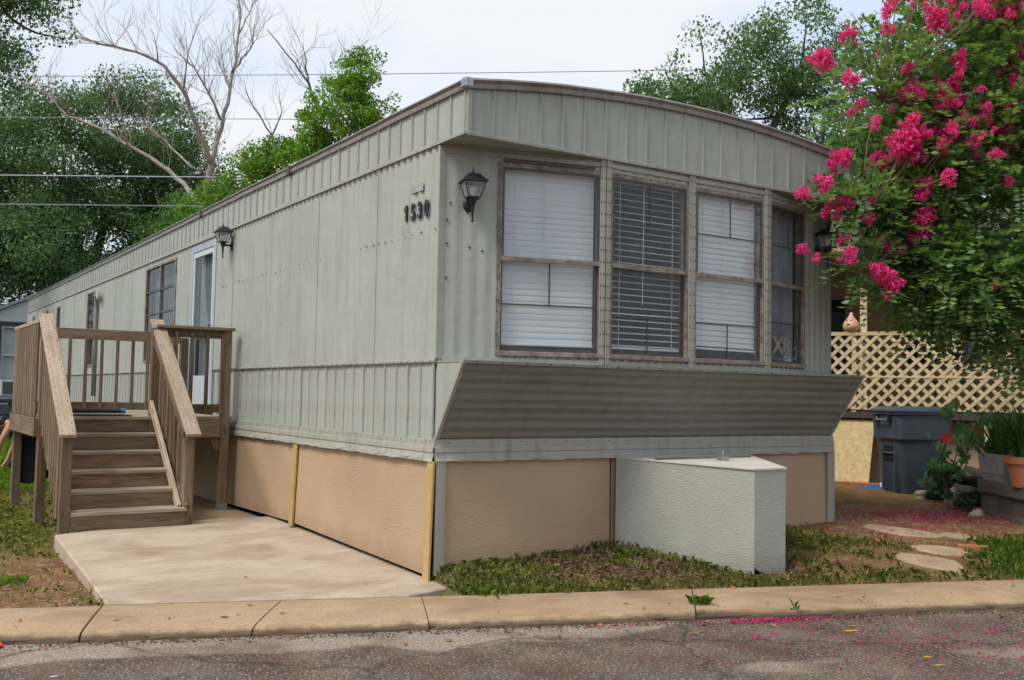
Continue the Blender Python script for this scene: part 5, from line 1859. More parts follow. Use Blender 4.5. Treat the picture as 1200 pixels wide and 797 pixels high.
# ------------------------------------------------------------------ wheeled bin
MT['bin'] = simple('blue_grey_bin_plastic', (0.058, 0.078, 0.105), 0.45, 0.25, 5, 0.1, 40)
BM = Matrix(((0.347, 0.935, 0, 7.56), (0.935, -0.347, 0, 1.46), (0, 0, 1, 0.215), (0, 0, 0, 1)))
BM = Matrix(((-0.347, 0.935, 0, 7.60), (-0.935, -0.347, 0, 1.48), (0, 0, 1, 0.20), (0, 0, 0, 1)))  # local -y = front with the handle bar
bn = thing('wheelie_bin', 'blue-grey wheeled rubbish bin with lid beside the hibiscus', 'bin', mw=BM)
def loft(mb, secs):
    """secs: list of (hx, hy, z, cy, chamfer) rounded rectangles"""
    n = None
    for (hx, hy, z, cy, ch) in secs:
        ring = []
        for (sx, sy, a0_) in ((1, 1, 0), (-1, 1, 90), (-1, -1, 180), (1, -1, 270)):
            for k in range(4):
                th = math.radians(a0_ + 30 * k)
                ring.append((sx * (hx - ch) + ch * math.cos(th), cy + sy * (hy - ch) + ch * math.sin(th), z))
        n = len(ring)
        mb.v += ring
    b = len(mb.v) - n * len(secs)
    for i in range(len(secs) - 1):
        for k in range(n):
            k2 = (k + 1) % n
            mb.f.append((b + i * n + k, b + i * n + k2, b + (i + 1) * n + k2, b + (i + 1) * n + k))
    mb.f.append(tuple(b + k for k in range(n))[::-1])
    mb.f.append(tuple(b + (len(secs) - 1) * n + k for k in range(n)))
    return mb
loft(MB(), [(0.23, 0.27, 0.0, 0.03, 0.05), (0.245, 0.29, 0.05, 0.03, 0.05), (0.27, 0.33, 0.66, 0.0, 0.05), (0.30, 0.365, 0.70, 0.0, 0.05), (0.305, 0.375, 0.99, 0.0, 0.05), (0.325, 0.395, 1.0, 0.0, 0.05), (0.325, 0.395, 1.03, 0.0, 0.05)]).build('body', MT['bin'], bn, BM, smooth=True, angle=30)
loft(MB(), [(0.335, 0.42, 1.032, 0.01, 0.06), (0.335, 0.42, 1.05, 0.01, 0.06), (0.30, 0.36, 1.085, 0.01, 0.06), (0.22, 0.26, 1.10, 0.01, 0.06)]).build('lid', MT['bin'], bn, BM, smooth=True, angle=30)
mb = MB().tube([(-0.13, -0.37, 0.98), (-0.12, -0.42, 0.95), (-0.10, -0.43, 0.93), (0.10, -0.43, 0.93), (0.12, -0.42, 0.95), (0.13, -0.37, 0.98)], 0.012, 8)
mb.build('handle', MT['galv'], bn, BM, smooth=True)
for sx in (-0.13, 0.13):
    MB().box(sx - 0.015, sx + 0.015, -0.43, -0.36, 0.90, 1.0).build('handle_bracket', MT['black'], bn, BM, bevel=0.004)
MB().box(-0.11, 0.11, -0.325, -0.30, 0.44, 0.66).build('grip_recess', MT['black'], bn, BM, bevel=0.006)
MB().tube([(-0.12, -0.335, 0.52), (0.12, -0.335, 0.52)], 0.012, 8).build('lift_bar', MT['bin'], bn, BM, smooth=True)
for sx in (-0.13, 0.13):
    MB().box(sx - 0.012, sx + 0.012, -0.335, -0.24, 0.06, 0.66).build('rib', MT['bin'], bn, BM, bevel=0.004)
for sx in (-0.27, 0.27):
    mb = MB()
    mb.tube([(sx - 0.025, 0.27, 0.10), (sx + 0.025, 0.27, 0.10)], 0.10, 16)
    mb.build('wheel', MT['black'], bn, BM, smooth=True, angle=40)

# bricks edging, blue tarp, white bag
MT['brick'] = simple('orange_brick', (0.38, 0.13, 0.06), 0.85, 0.35, 10, 0.4, 40, objrand=0.15)
for i in range(5):
    mw = Matrix.Translation((7.72 + 0.095 * i, 2.55 - 0.16 * i + 0.1, 0.22)) @ Matrix.Rotation(math.radians(-59 + random.uniform(-4, 4)), 4, 'Z')
    o = MB().box(-0.10, 0.10, -0.045, 0.045, -0.05, 0.045).build('edging_brick', MT['brick'], None, mw, bevel=0.006)
    tag(o, 'orange brick in the edging row by the leaning board', 'brick', 'orange bricks edging the porch bed')
mb = MB()
n = 14
for j in range(n + 1):
    for i in range(n + 1):
        u_, v_ = i / n - 0.5, j / n - 0.5
        mb.v.append((u_ * 0.62, v_ * 0.4, max(0, 0.07 * math.exp(-9 * (u_ * u_ + v_ * v_)) + 0.016 * math.sin(u_ * 23 + v_ * 9) + 0.012 * math.sin(v_ * 31 - u_ * 7))))
for j in range(n):
    for i in range(n):
        b = j * (n + 1) + i
        mb.f.append((b, b + 1, b + n + 2, b + n + 1))
mw = Matrix.Translation((7.72, 2.02, 0.205)) @ Matrix.Rotation(math.radians(-50), 4, 'Z')
tag(mb.build('tarp', simple('blue_tarp', (0.03, 0.11, 0.26), 0.5, 0.3, 8), None, mw, smooth=True), 'crumpled blue tarp on the ground beside the bin', 'tarp')
me = mb.mesh('white_bag', True)
tag(mesh_obj('plastic_bag', me, simple('white_plastic', (0.6, 0.62, 0.63), 0.4), None, Matrix.Translation((7.8, 1.98, 0.245)) @ Matrix.Rotation(0.7, 4, 'Z') @ Matrix.Diagonal((0.4, 0.5, 1.6, 1))), 'white plastic bag lying on the blue tarp', 'bag')

# ------------------------------------------------------------------ raised planter, pots, rocks
MT['old_wood'] = wood_mat('grey_planter_wood', (0.16, 0.125, 0.10), (0.09, 0.07, 0.055), (0.17, 0.15, 0.13), 0.6)
pd = Vector((-0.41, -0.69, 0)).normalized()
pn = Vector((-0.69, 0.41, 0)).normalized()          # outward
p0 = Vector((6.27, -0.27, 0))
pt = thing('raised_planter', 'low weathered plank planter box at the yard edge', 'planter', (6.1, -0.6, 0.15))
LP = 1.9
zb0 = 0.13
def pp(a, o_, z):
    q = p0 + pd * a + pn * o_
    return (q.x, q.y, z)
board(pt, 'plank', pp(-0.05, 0.0, zb0 + 0.06), pp(LP, 0.0, zb0 + 0.06), 0.14, 0.03, MT['old_wood'], pn)
board(pt, 'plank', pp(-0.03, 0.005, zb0 + 0.38), pp(LP, 0.005, zb0 + 0.38), 0.13, 0.03, MT['old_wood'], pn)
for i in range(13):
    board(pt, 'plank', pp(0.07 + i * 0.143, -0.03, zb0), pp(0.07 + i * 0.143, -0.03, zb0 + 0.42), 0.137, 0.022, MT['old_wood'], pn)
board(pt, 'plank', pp(-0.02, -0.45, zb0 + 0.22), pp(-0.02, -0.02, zb0 + 0.22), 0.42, 0.03, MT['old_wood'], pd)
mb = MB()
mb.prism([pp(0, -0.9, 0)[:2], pp(LP, -0.9, 0)[:2], pp(LP, -0.05, 0)[:2], pp(0, -0.05, 0)[:2]][::-1], zb0, zb0 + 0.425)
mb.build('soil', simple('planter_soil', (0.05, 0.035, 0.025), 0.95, 0.4, 20), pt)
me = pt  # keep name
PZ = zb0 + 0.43
def rotm(p, d):
    a = math.atan2(d.y, d.x)
    return Matrix.Translation(p) @ Matrix.Rotation(a, 4, 'Z')
tm_ = rotm(pp(0.26, -0.12, PZ + 0.0), pd)
tr = thing('trough_pot', 'grey concrete trough pot on the end of the plank planter', 'pot', mw=tm_)
MT['grey_pot'] = simple('grey_pot', (0.34, 0.335, 0.31), 0.75, 0.25, 8, 0.2, 40)
loft(MB(), [(0.20, 0.13, 0.0, 0, 0.03), (0.215, 0.145, 0.08, 0, 0.03), (0.225, 0.155, 0.09, 0, 0.03), (0.245, 0.17, 0.29, 0, 0.03), (0.225, 0.15, 0.29, 0, 0.03), (0.215, 0.14, 0.25, 0, 0.03)]).build('shell', MT['grey_pot'], tr, tm_, smooth=True, angle=30)
tm2 = Matrix.Translation(pp(0.74, -0.06, PZ))
tp = thing('terracotta_pot', 'round orange terracotta pot on the plank planter', 'pot', mw=tm2)
MT['terra'] = simple('terracotta', (0.45, 0.17, 0.085), 0.8, 0.25, 8, 0.2, 30)
MB().lathe([(0.12, 0.0), (0.165, 0.22), (0.19, 0.225), (0.195, 0.29), (0.175, 0.29), (0.165, 0.24)], 22).build('shell', MT['terra'], tp, tm2, smooth=True, angle=35)
# plants: blades in the trough, bush in the pot
MT['strap'] = leaf_mat('strap_leaf', (0.04, 0.10, 0.02), (0.12, 0.24, 0.05), 0.3)
MT['hib'] = leaf_mat('hibiscus_leaf', (0.025, 0.08, 0.02), (0.07, 0.17, 0.045), 0.3)
MT['ground_leaf'] = leaf_mat('bed_leaf', (0.02, 0.055, 0.02), (0.06, 0.12, 0.035), 0.25)
def strap_plant(name, label, c, n, h, spread, mat):
    out = []
    r_ = np.random.default_rng(int(c[0] * 100) + n)
    for i in range(n):
        th = r_.random() * 6.283
        d = np.array([math.cos(th), math.sin(th), 0])
        L = h * (0.6 + 0.6 * r_.random())
        lean = spread * (0.2 + r_.random())
        w_ = 0.012 + 0.012 * r_.random()
        s_ = np.array([-d[1], d[0], 0]) * w_
        b = np.array(c) + d * r_.random() * 0.08
        pts = [b + d * lean * t_ ** 1.8 * L + np.array([0, 0, L * (t_ - 0.25 * lean * t_ ** 3)]) for t_ in (0, 0.35, 0.7, 1.0)]
        for k in range(3):
            f0, f1 = (1, 0.9, 0.6, 0.05)[k], (1, 0.9, 0.6, 0.05)[k + 1]
            out.append([pts[k] - s_ * f0, pts[k] + s_ * f0, pts[k + 1] + s_ * f1, pts[k + 1] - s_ * f1])
    t = thing(name, label, 'plant', c)
    quads('leaves', np.array(out), MT[mat], t)
    return t
q = pp(0.22, -0.12, PZ + 0.24)
strap_plant('strap_leaf_plant', 'upright strap-leaved green plant growing in the grey trough pot', q, 110, 0.5, 0.55, 'strap')
q = pp(0.74, -0.06, PZ + 0.24)
strap_plant('strap_leaf_plant', 'arching green plant growing in the terracotta pot', q, 90, 0.55, 0.7, 'hib')
def bush(name, label, c, r_, n, L, mat, flat=0.8, flowers=None, wr=0.6, stems=9):
    t = thing(name, label, 'plant', c)
    cs = [np.array(c) + np.array([0, 0, r_[2]]) + unit(1)[0] * np.array(r_) * (0.3 + 0.6 * rng.random()) for _ in range(14)]
    V = clump_leaves(cs, [min(r_) * 0.5] * 14, n / 14 / (min(r_) * 0.5) ** 2, L, wr, 0.7)
    quads('foliage', V, MT[mat], t)
    mb = MB()
    for i in range(stems):
        limb(mb, c, cs[i % 14], 0.012, 0.004, 0.15, 4, 5)
    mb.build('stems', MT['bark'], t)
    return t
bush('shrub', 'leafy green bush behind the pots on the plank planter', (6.35, -0.75, PZ), (0.4, 0.4, 0.3), 700, 0.10, 'hib')
bush('shrub', 'low dark leafy plant at the foot of the rubbish bin', (6.85, 0.35, 0.2), (0.42, 0.36, 0.16), 900, 0.08, 'ground_leaf')
bush('shrub', 'small leafy plant between the round rock and the plank planter', (6.35, -0.08, 0.2), (0.22, 0.2, 0.14), 420, 0.06, 'ground_leaf')
# hibiscus with lobed leaves and one red flower
hb = (7.1, 0.72, 0.19)
hi = thing('hibiscus', 'lanky hibiscus with lobed leaves and one red flower before the bin', 'plant', hb)
mb = MB()
V = []
hr_ = random.Random(5)
tops = []
for i in range(9):
    th = hr_.uniform(0, 6.28)
    top_ = Vector(hb) + Vector((math.cos(th) * hr_.uniform(0.1, 0.5), math.sin(th) * hr_.uniform(0.1, 0.5), hr_.uniform(0.45, 1.08)))
    pts = limb(mb, hb, top_, 0.011, 0.005, 0.12, 6, 5)
    tops.append(top_)
    for k in range(14):
        q = pts[hr_.randint(2, 6)] + Vector((hr_.uniform(-1, 1), hr_.uniform(-1, 1), hr_.uniform(-0.6, 0.8))) * 0.12
        nrm = Vector((hr_.uniform(-1, 0.4), hr_.uniform(-1, 0.4), hr_.uniform(0.3, 1.2))).normalized()
        d = nrm.cross(Vector((hr_.uniform(-1, 1), hr_.uniform(-1, 1), hr_.uniform(-1, 1)))).normalized()
        s_ = nrm.cross(d)
        sz = hr_.uniform(0.06, 0.12)
        for (ang, ln) in ((0, 1.0), (0.9, 0.85), (-0.9, 0.85), (1.9, 0.5), (-1.9, 0.5)):
            dd = d * math.cos(ang) + s_ * math.sin(ang)
            e = s_ * math.cos(ang) - d * math.sin(ang)
            V.append([q, q + dd * sz * 0.55 * ln + e * sz * 0.28, q + dd * sz * ln, q + dd * sz * 0.55 * ln - e * sz * 0.28])
mb.build('stems', MT['bark'], hi, smooth=True)
quads('leaves', np.array([[tuple(p) for p in q] for q in V]), MT['hib'], hi)
MT['redflower'] = leaf_mat('red_flower', (0.55, 0.03, 0.02), (0.75, 0.06, 0.03), 0.3)
fc = Vector((6.55, 0.30, 0.96))
limb_mb = MB()
limb(limb_mb, hb, fc, 0.009, 0.004, 0.1, 6, 5)
limb_mb.build('stem', MT['bark'], hi)
V = []
for k in range(5):
    th = k * 1.2566
    ax = Vector((-0.8, -0.55, 0.2)).normalized()
    s1 = ax.orthogonal().normalized()
    s2 = ax.cross(s1)
    d = s1 * math.cos(th) + s2 * math.sin(th)
    e = s2 * math.cos(th) - s1 * math.sin(th)
    V.append([fc, fc + d * 0.04 + e * 0.028 + ax * 0.02, fc + d * 0.06 + ax * 0.03, fc + d * 0.04 - e * 0.028 + ax * 0.02])
quads('flower', np.array([[tuple(p) for p in q] for q in V]), MT['redflower'], hi)
# rocks
MT['rock'] = simple('cream_rock', (0.42, 0.34, 0.25), 0.85, 0.35, 8, 0.5, 16)
MT['flag'] = simple('flagstone', (0.34, 0.25, 0.155), 0.85, 0.3, 5, 0.35, 20, objrand=0.12)
def rock(name, label, loc, r_, mat='rock', cat='rock', group=None, rz=0.0):
    bm = bmesh.new()
    bmesh.ops.create_icosphere(bm, subdivisions=3, radius=1)
    sd_ = rng.random(3) * 20
    for v in bm.verts:
        c = v.co
        k = 1 + 0.14 * math.sin(c.x * 3 + sd_[0]) * math.sin(c.y * 3.4 + sd_[1]) + 0.10 * math.sin(c.z * 4 + sd_[2] + c.x * 2)
        v.co = Vector((max(-0.82, min(0.82, c.x)) * r_[0], max(-0.85, min(0.85, c.y)) * r_[1], max(-0.6, min(0.75, c.z)) * r_[2])) * k
    me = bpy.data.meshes.new(name)
    bm.to_mesh(me)
    bm.free()
    me.polygons.foreach_set('use_smooth', [True] * len(me.polygons))
    o = mesh_obj(name, me, MT[mat], None, Matrix.Translation(loc) @ Matrix.Rotation(rz, 4, 'Z'))
    return tag(o, label, cat, group)
rock('rock', 'rounded cream rock with a grey dish leaning on it', (6.42, 0.08, 0.31), (0.15, 0.13, 0.17))
rock('rock', 'flat pale rock at the foot of the bin', (7.18, 0.98, 0.24), (0.2, 0.13, 0.08))
rock('rock', 'small tan rock at the corner of the plank planter', (5.98, -0.42, 0.22), (0.10, 0.08, 0.09))
rock('rock', 'big brown rock behind the hibiscus stems', (7.5, 0.5, 0.42), (0.2, 0.2, 0.26))
t = MB().lathe([(0.06, 0.0), (0.10, 0.03), (0.125, 0.06), (0.13, 0.065), (0.115, 0.065), (0.05, 0.03)], 18).build('dish', MT['grey_pot'], None, Matrix.Translation((6.38, -0.02, 0.40)) @ Matrix.Rotation(0.25, 4, 'Y'), smooth=True)
tag(t, 'small grey dish resting on the cream rock', 'dish')
bp = Matrix.Translation((6.95, 0.18, 0.26))
t = thing('black_pot', 'black plastic plant pot behind the cream rock', 'pot', mw=bp)
MB().lathe([(0.12, -0.1), (0.16, 0.24), (0.18, 0.24), (0.18, 0.27), (0.155, 0.27), (0.15, 0.2)], 18).build('shell', MT['black'], t, bp, smooth=True, angle=35)

# flagstone path by the home's corner
def flag(poly, z, label, mat='flag'):
    mb = MB()
    mb.prism(poly, min(ground_z(x, y) for x, y in poly) - 0.08, lambda x, y: ground_z(x, y) + 0.014)
    o = mb.build('stepping_stone', MT[mat], None, bevel=0.008)
    return tag(o, label, 'stepping stone', 'flagstones leading past the corner')
def blob(cx, cy, rx, ry, rot, n=9, sd=0):
    r_ = random.Random(sd)
    out = []
    for k in range(n):
        th = 2 * math.pi * k / n
        q = r_.uniform(0.78, 1.12)
        x, y_ = rx * q * math.cos(th), ry * q * math.sin(th)
        out.append((cx + x * math.cos(rot) - y_ * math.sin(rot), cy + x * math.sin(rot) + y_ * math.cos(rot)))
    return out
flag(blob(4.42, -0.68, 0.40, 0.17, -1.35, 9, 1), 0.195, 'long pale flagstone strewn with petals near the home corner')
flag(blob(4.08, -1.28, 0.22, 0.15, -1.0, 8, 2), 0.168, 'small flagstone next to the long pale one')
flag(blob(3.72, -1.42, 0.30, 0.17, -0.9, 8, 3), 0.138, 'tan flagstone closest to the pavement')
flag(blob(4.75, -1.02, 0.20, 0.14, -1.0, 8, 4), 0.192, 'grey-tan flagstone beside the brick')
mw = Matrix.Translation((4.38, -1.38, 0.135)) @ Matrix.Rotation(-0.9, 4, 'Z')
tag(MB().box(-0.12, 0.12, -0.05, 0.05, -0.05, 0.035).build('loose_brick', MT['brick'], None, mw, bevel=0.006), 'single red-brown brick lying by the flagstones', 'brick')
# stepping stones left of the deck
flag(blob(-2.32, 4.75, 0.30, 0.20, 0.4, 8, 6), 0.03, 'flat stone in the grass left of the deck stairs')
flag(blob(-2.45, 5.9, 0.30, 0.22, 0.2, 8, 7), 0.03, 'flat stone in the grass beside the deck post')

# ------------------------------------------------------------------ left neighbour far behind
MT['n_wall'] = simple('pale_grey_siding', (0.60, 0.63, 0.66), 0.7, 0.12, 1.5)
MT['n_trim'] = simple('dark_teal_trim', (0.035, 0.055, 0.06), 0.6)
MT['n_roof'] = simple('grey_metal_roof', (0.22, 0.27, 0.31), 0.5, 0.2, 4)
nb = thing('grey_house', 'pale grey gabled house beyond the far end of the home', 'house', (-0.5, 25.5, 0))
gx0, gx1, gy0, gy1, rx_, rzz, ez = -3.3, 5.3, 23.6, 33.0, 1.0, 4.05, 1.95
def gz(x):
    return rzz - (rzz - ez) * abs(x - rx_) / (rx_ - gx0)
# gable wall with the window opening
wx0, wx1, wz0, wz1 = -0.36, 0.18, 1.45, 2.95
mb = MB()
for (a, b) in ((gx0, wx0), (wx1, rx_), (rx_, gx1)):
    mb.poly([(a, gy0, -0.1), (b, gy0, -0.1), (b, gy0, gz(b)), (a, gy0, gz(a))])
mb.poly([(wx0, gy0, -0.1), (wx1, gy0, -0.1), (wx1, gy0, wz0), (wx0, gy0, wz0)])
mb.poly([(wx0, gy0, wz1), (wx1, gy0, wz1), (wx1, gy0, gz(wx1)), (wx0, gy0, gz(wx0))])
mb.poly([(gx0, gy1, -0.1), (gx0, gy0, -0.1), (gx0, gy0, ez), (gx0, gy1, ez)])
mb.poly([(gx1, gy0, -0.1), (gx1, gy1, -0.1), (gx1, gy1, ez), (gx1, gy0, ez)])
mb.poly([(gx1, gy1, -0.1), (gx0, gy1, -0.1), (gx0, gy1, ez), (rx_, gy1, rzz), (gx1, gy1, ez)])
mb.build('wall', MT['n_wall'], nb)
for sg, xe in ((-1, gx0 - 0.25), (1, gx1 + 0.25)):
    mb = MB()
    ze = gz(xe)
    P = [(xe, gy0 - 0.2, ze), (rx_, gy0 - 0.2, rzz), (rx_, gy1 + 0.2, rzz), (xe, gy1 + 0.2, ze)]
    mb.v += [(x, y_, z + 0.02) for x, y_, z in P] + [(x, y_, z + 0.11) for x, y_, z in P]
    mb.f += [(3, 2, 1, 0), (4, 5, 6, 7), (0, 1, 5, 4), (1, 2, 6, 5), (2, 3, 7, 6), (3, 0, 4, 7)]
    mb.build('roof', MT['n_roof'], nb)
mb = MB()
for (p, q, r_, s_) in ((wx0 - 0.10, wx0, wz0 - 0.45, wz1 + 0.12), (wx1, wx1 + 0.10, wz0 - 0.45, wz1 + 0.12), (wx0, wx1, wz1, wz1 + 0.12), (wx0, wx1, wz0 - 0.45, wz0 - 0.36)):
    mb.box(p, q, gy0 - 0.05, gy0 - 0.002, r_, s_)
wf = mb.build('window', MT['n_trim'], nb)
mb = MB()
for (p, q, r_, s_) in ((wx0, wx0 + 0.05, wz0, wz1), (wx1 - 0.05, wx1, wz0, wz1), (wx0 + 0.05, wx1 - 0.05, wz1 - 0.05, wz1), (wx0 + 0.05, wx1 - 0.05, 2.15, 2.21)):
    mb.box(p, q, gy0 - 0.03, gy0 + 0.04, r_, s_)
mb.build('sash', MT['door_panel'], wf)
mb = MB()
mb.poly([(wx0, gy0 + 0.01, wz0), (wx1, gy0 + 0.01, wz0), (wx1, gy0 + 0.01, wz1), (wx0, gy0 + 0.01, wz1)])
mb.build('pane', MT['glass'], wf)
MB().box(wx0 + 0.01, wx1 - 0.01, gy0 + 0.08, gy0 + 0.1, wz0, wz1).build('shade', MT['blind'], wf)
ac = thing('window_air_conditioner', 'white window air conditioner with dark grille below the grey house window', 'air conditioner', (-0.1, 23.3, 1.12))
MB().box(wx0 + 0.0, wx1 - 0.0, gy0 - 0.42, gy0 - 0.055, 1.08, 1.5).build('case', MT['door_panel'], ac, bevel=0.01)
MB().box(wx0 + 0.04, wx1 - 0.04, gy0 - 0.426, gy0 - 0.42, 1.13, 1.45).build('grille', simple('ac_grille', (0.10, 0.10, 0.11), 0.6), ac)
# dark bin by the grey house
c = copy_tree(bn, None, Matrix.Translation((-0.55, 19.6, -0.0)) @ Matrix.Rotation(math.radians(-25), 4, 'Z'))
c['label'] = 'dark wheeled bin on the grass beyond the deck'

# ------------------------------------------------------------------ person kneeling in the grass behind the deck
MT['skin'] = simple('skin', (0.44, 0.22, 0.13), 0.5, 0.1, 6)
MT['shirt'] = simple('black_clothing', (0.012, 0.012, 0.015), 0.9, 0.3, 10)
MT['hair'] = simple('black_hair', (0.012, 0.010, 0.010), 0.6, 0.3, 30, 0.5, 60)
pm = Matrix.Translation((-1.22, 11.45, 0.0)) @ Matrix.Rotation(math.radians(147), 4, 'Z')     # local +x is where the person faces
per = thing('person', 'person in black kneeling on the grass behind the deck, reaching to the ground', 'person', mw=pm)
def skinned(name, verts, edges, rad, mat, parent, sub=2, root=0):
    me = bpy.data.meshes.new(name)
    me.from_pydata(verts, edges, [])
    o = bpy.data.objects.new(name, me)
    col.objects.link(o)
    o.modifiers.new('skin', 'SKIN').use_smooth_shade = True
    for i, r_ in enumerate(rad):
        me.skin_vertices[0].data[i].radius = r_ if hasattr(r_, '__len__') else (r_, r_)
    me.skin_vertices[0].data[root].use_root = True
    s_ = o.modifiers.new('sub', 'SUBSURF')
    s_.levels = s_.render_levels = sub
    dg_ = bpy.context.evaluated_depsgraph_get()
    nm = bpy.data.meshes.new_from_object(o.evaluated_get(dg_))
    bpy.data.objects.remove(o)
    nm.polygons.foreach_set('use_smooth', [True] * len(nm.polygons))
    return mesh_obj(name, nm, mat, parent, pm)
V = [(-0.20, 0, 0.40), (-0.10, 0, 0.52), (0.06, 0, 0.64), (0.17, 0, 0.71), (0.25, 0, 0.75), (0.33, 0, 0.75), (0.42, 0, 0.70)]
R = [0.13, 0.12, 0.125, 0.12, 0.055, 0.085, 0.075]
E_ = [(i, i + 1) for i in range(6)]
def chain(start, pts, rads):
    prev = start
    for p, r_ in zip(pts, rads):
        V.append(p)
        R.append(r_)
        E_.append((prev, len(V) - 1))
        prev = len(V) - 1
    return prev
for s_ in (-1, 1):
    chain(0, [(-0.14, s_ * 0.12, 0.36), (0.02, s_ * 0.15, 0.22), (0.14, s_ * 0.16, 0.08), (-0.06, s_ * 0.15, 0.065), (-0.28, s_ * 0.14, 0.055), (-0.36, s_ * 0.14, 0.07)], [0.10, 0.085, 0.065, 0.055, 0.04, 0.04])
    h = chain(3, [(0.18, s_ * 0.17, 0.70), (0.24, s_ * 0.22, 0.54), (0.28, s_ * 0.23, 0.42), (0.33, s_ * 0.20, 0.26), (0.36, s_ * 0.18, 0.15), (0.385, s_ * 0.17, 0.10)], [0.062, 0.05, 0.042, 0.036, 0.027, 0.034])
    for (dx, dy, ln) in ((0.055, -0.030, 0.8), (0.075, -0.012, 1.0), (0.078, 0.008, 1.05), (0.070, 0.028, 0.9), (0.02, -0.055 , 0.8)):
        chain(h, [(0.385 + dx * 0.6, s_ * (0.17 + dy * 0.8), 0.07), (0.385 + dx * ln * 1.1, s_ * (0.17 + dy), 0.03)], [0.010, 0.008])
body = skinned('body', V, E_, R, MT['skin'], per)
# clothing over trunk and thighs
V2 = [(-0.22, 0, 0.39), (-0.10, 0, 0.53), (0.06, 0, 0.65), (0.16, 0, 0.70), (0.20, 0, 0.72)]
R2 = [0.165, 0.165, 0.168, 0.165, 0.14]
skinned('shirt', V2, [(i, i + 1) for i in range(4)], R2, MT['shirt'], per)
for s_ in (-1, 1):
    skinned('trousers', [(-0.20, s_ * 0.08, 0.38), (-0.10, s_ * 0.13, 0.33), (0.03, s_ * 0.15, 0.22), (0.15, s_ * 0.16, 0.09), (-0.06, s_ * 0.15, 0.08), (-0.26, s_ * 0.14, 0.07)], [(i, i + 1) for i in range(5)], [0.12, 0.112, 0.10, 0.08, 0.072, 0.06], MT['shirt'], per)
skinned('hair', [(0.30, 0, 0.80), (0.36, 0, 0.79), (0.42, 0, 0.75), (0.40, 0, 0.66)], [(0, 1), (1, 2), (2, 3)], [0.09, 0.11, 0.10, 0.07], MT['hair'], per)
for s_ in (-1, 1):
    MB().lathe([(0.004, 0), (0.018, 0.006), (0.02, 0.02), (0.008, 0.03)], 10).build('ear', MT['skin'], per, pm @ Matrix.Translation((0.37, s_ * 0.09, 0.70)) @ Matrix.Rotation(s_ * -1.4, 4, 'X'))

# ------------------------------------------------------------------ crape myrtle in bloom
MT['crape_leaf'] = leaf_mat('crape_myrtle_leaf', (0.055, 0.13, 0.048), (0.24, 0.37, 0.13), 0.45, rough=0.4)
MT['crape_bark'] = simple('smooth_tan_bark', (0.22, 0.16, 0.11), 0.7, 0.4, 5)
MT['petal'] = leaf_mat('magenta_petal', (0.50, 0.012, 0.14), (0.98, 0.11, 0.46), 0.35, rough=0.7)
MT['petal_old'] = leaf_mat('fallen_petal', (0.26, 0.010, 0.085), (0.66, 0.03, 0.22), 0.2, rough=0.8)
CB = Vector((7.35, -1.55, 0.2))
cm = thing('crape_myrtle', 'crape myrtle covered in magenta blossom overhanging the home corner', 'tree', tuple(CB))
lob = [((5.7, -0.65, 3.55), (1.15, 1.1, 1.15), 1.5), ((5.65, -0.55, 4.85), (1.1, 1.0, 0.75), 0.9), ((4.5, -0.55, 2.95), (0.36, 0.3, 0.34), 0.22), ((6.7, -1.3, 3.8), (1.0, 1.0, 1.4), 1.2),
       ((5.25, -0.85, 2.55), (0.75, 0.6, 0.36), 0.75), ((6.2, -1.2, 2.5), (0.8, 0.6, 0.45), 0.8), ((5.2, -0.55, 2.42), (0.5, 0.45, 0.28), 0.4), ((5.72, -0.92, 2.1), (0.42, 0.4, 0.3), 0.3), ((4.75, -0.5, 2.6), (0.4, 0.35, 0.25), 0.25), ((4.6, -0.4, 3.4), (0.42, 0.35, 0.4), 0.35), ((5.8, -0.9, 4.3), (0.7, 0.6, 0.8), 0.7), ((4.5, -0.42, 4.2), (0.5, 0.45, 0.6), 0.30), ((3.85, -0.66, 3.13), (0.34, 0.16, 0.11), 0.10), ((4.0, -0.62, 2.5), (0.28, 0.12, 0.12), 0.06), ((4.9, -0.6, 3.6), (0.5, 0.5, 0.8), 0.5)]
mb = MB()
stems = []
for i, (c, r_, w_) in enumerate(lob):
    b = CB + Vector((random.uniform(-0.12, 0.12), random.uniform(-0.12, 0.12), 0))
    if c[0] < 5.4:
        b = Vector((5.9, -0.55, 3.3))
    mid = b.lerp(Vector(c), 0.45) + Vector((0.2, 0.1, 0.35)) * (1.0 if c[0] >= 5.4 else 0.5)
    p1 = limb(mb, b, mid, 0.055 if c[0] >= 5.4 else 0.03, 0.035 if c[0] >= 5.4 else 0.022, 0.06, 5, 7)
    p2 = limb(mb, mid, c, 0.034 if c[0] >= 5.4 else 0.021, 0.008, 0.08, 6, 6)
    stems += p1[2:] + p2
NSP = 3900
wsum = sum(l[2] for l in lob)
V = []
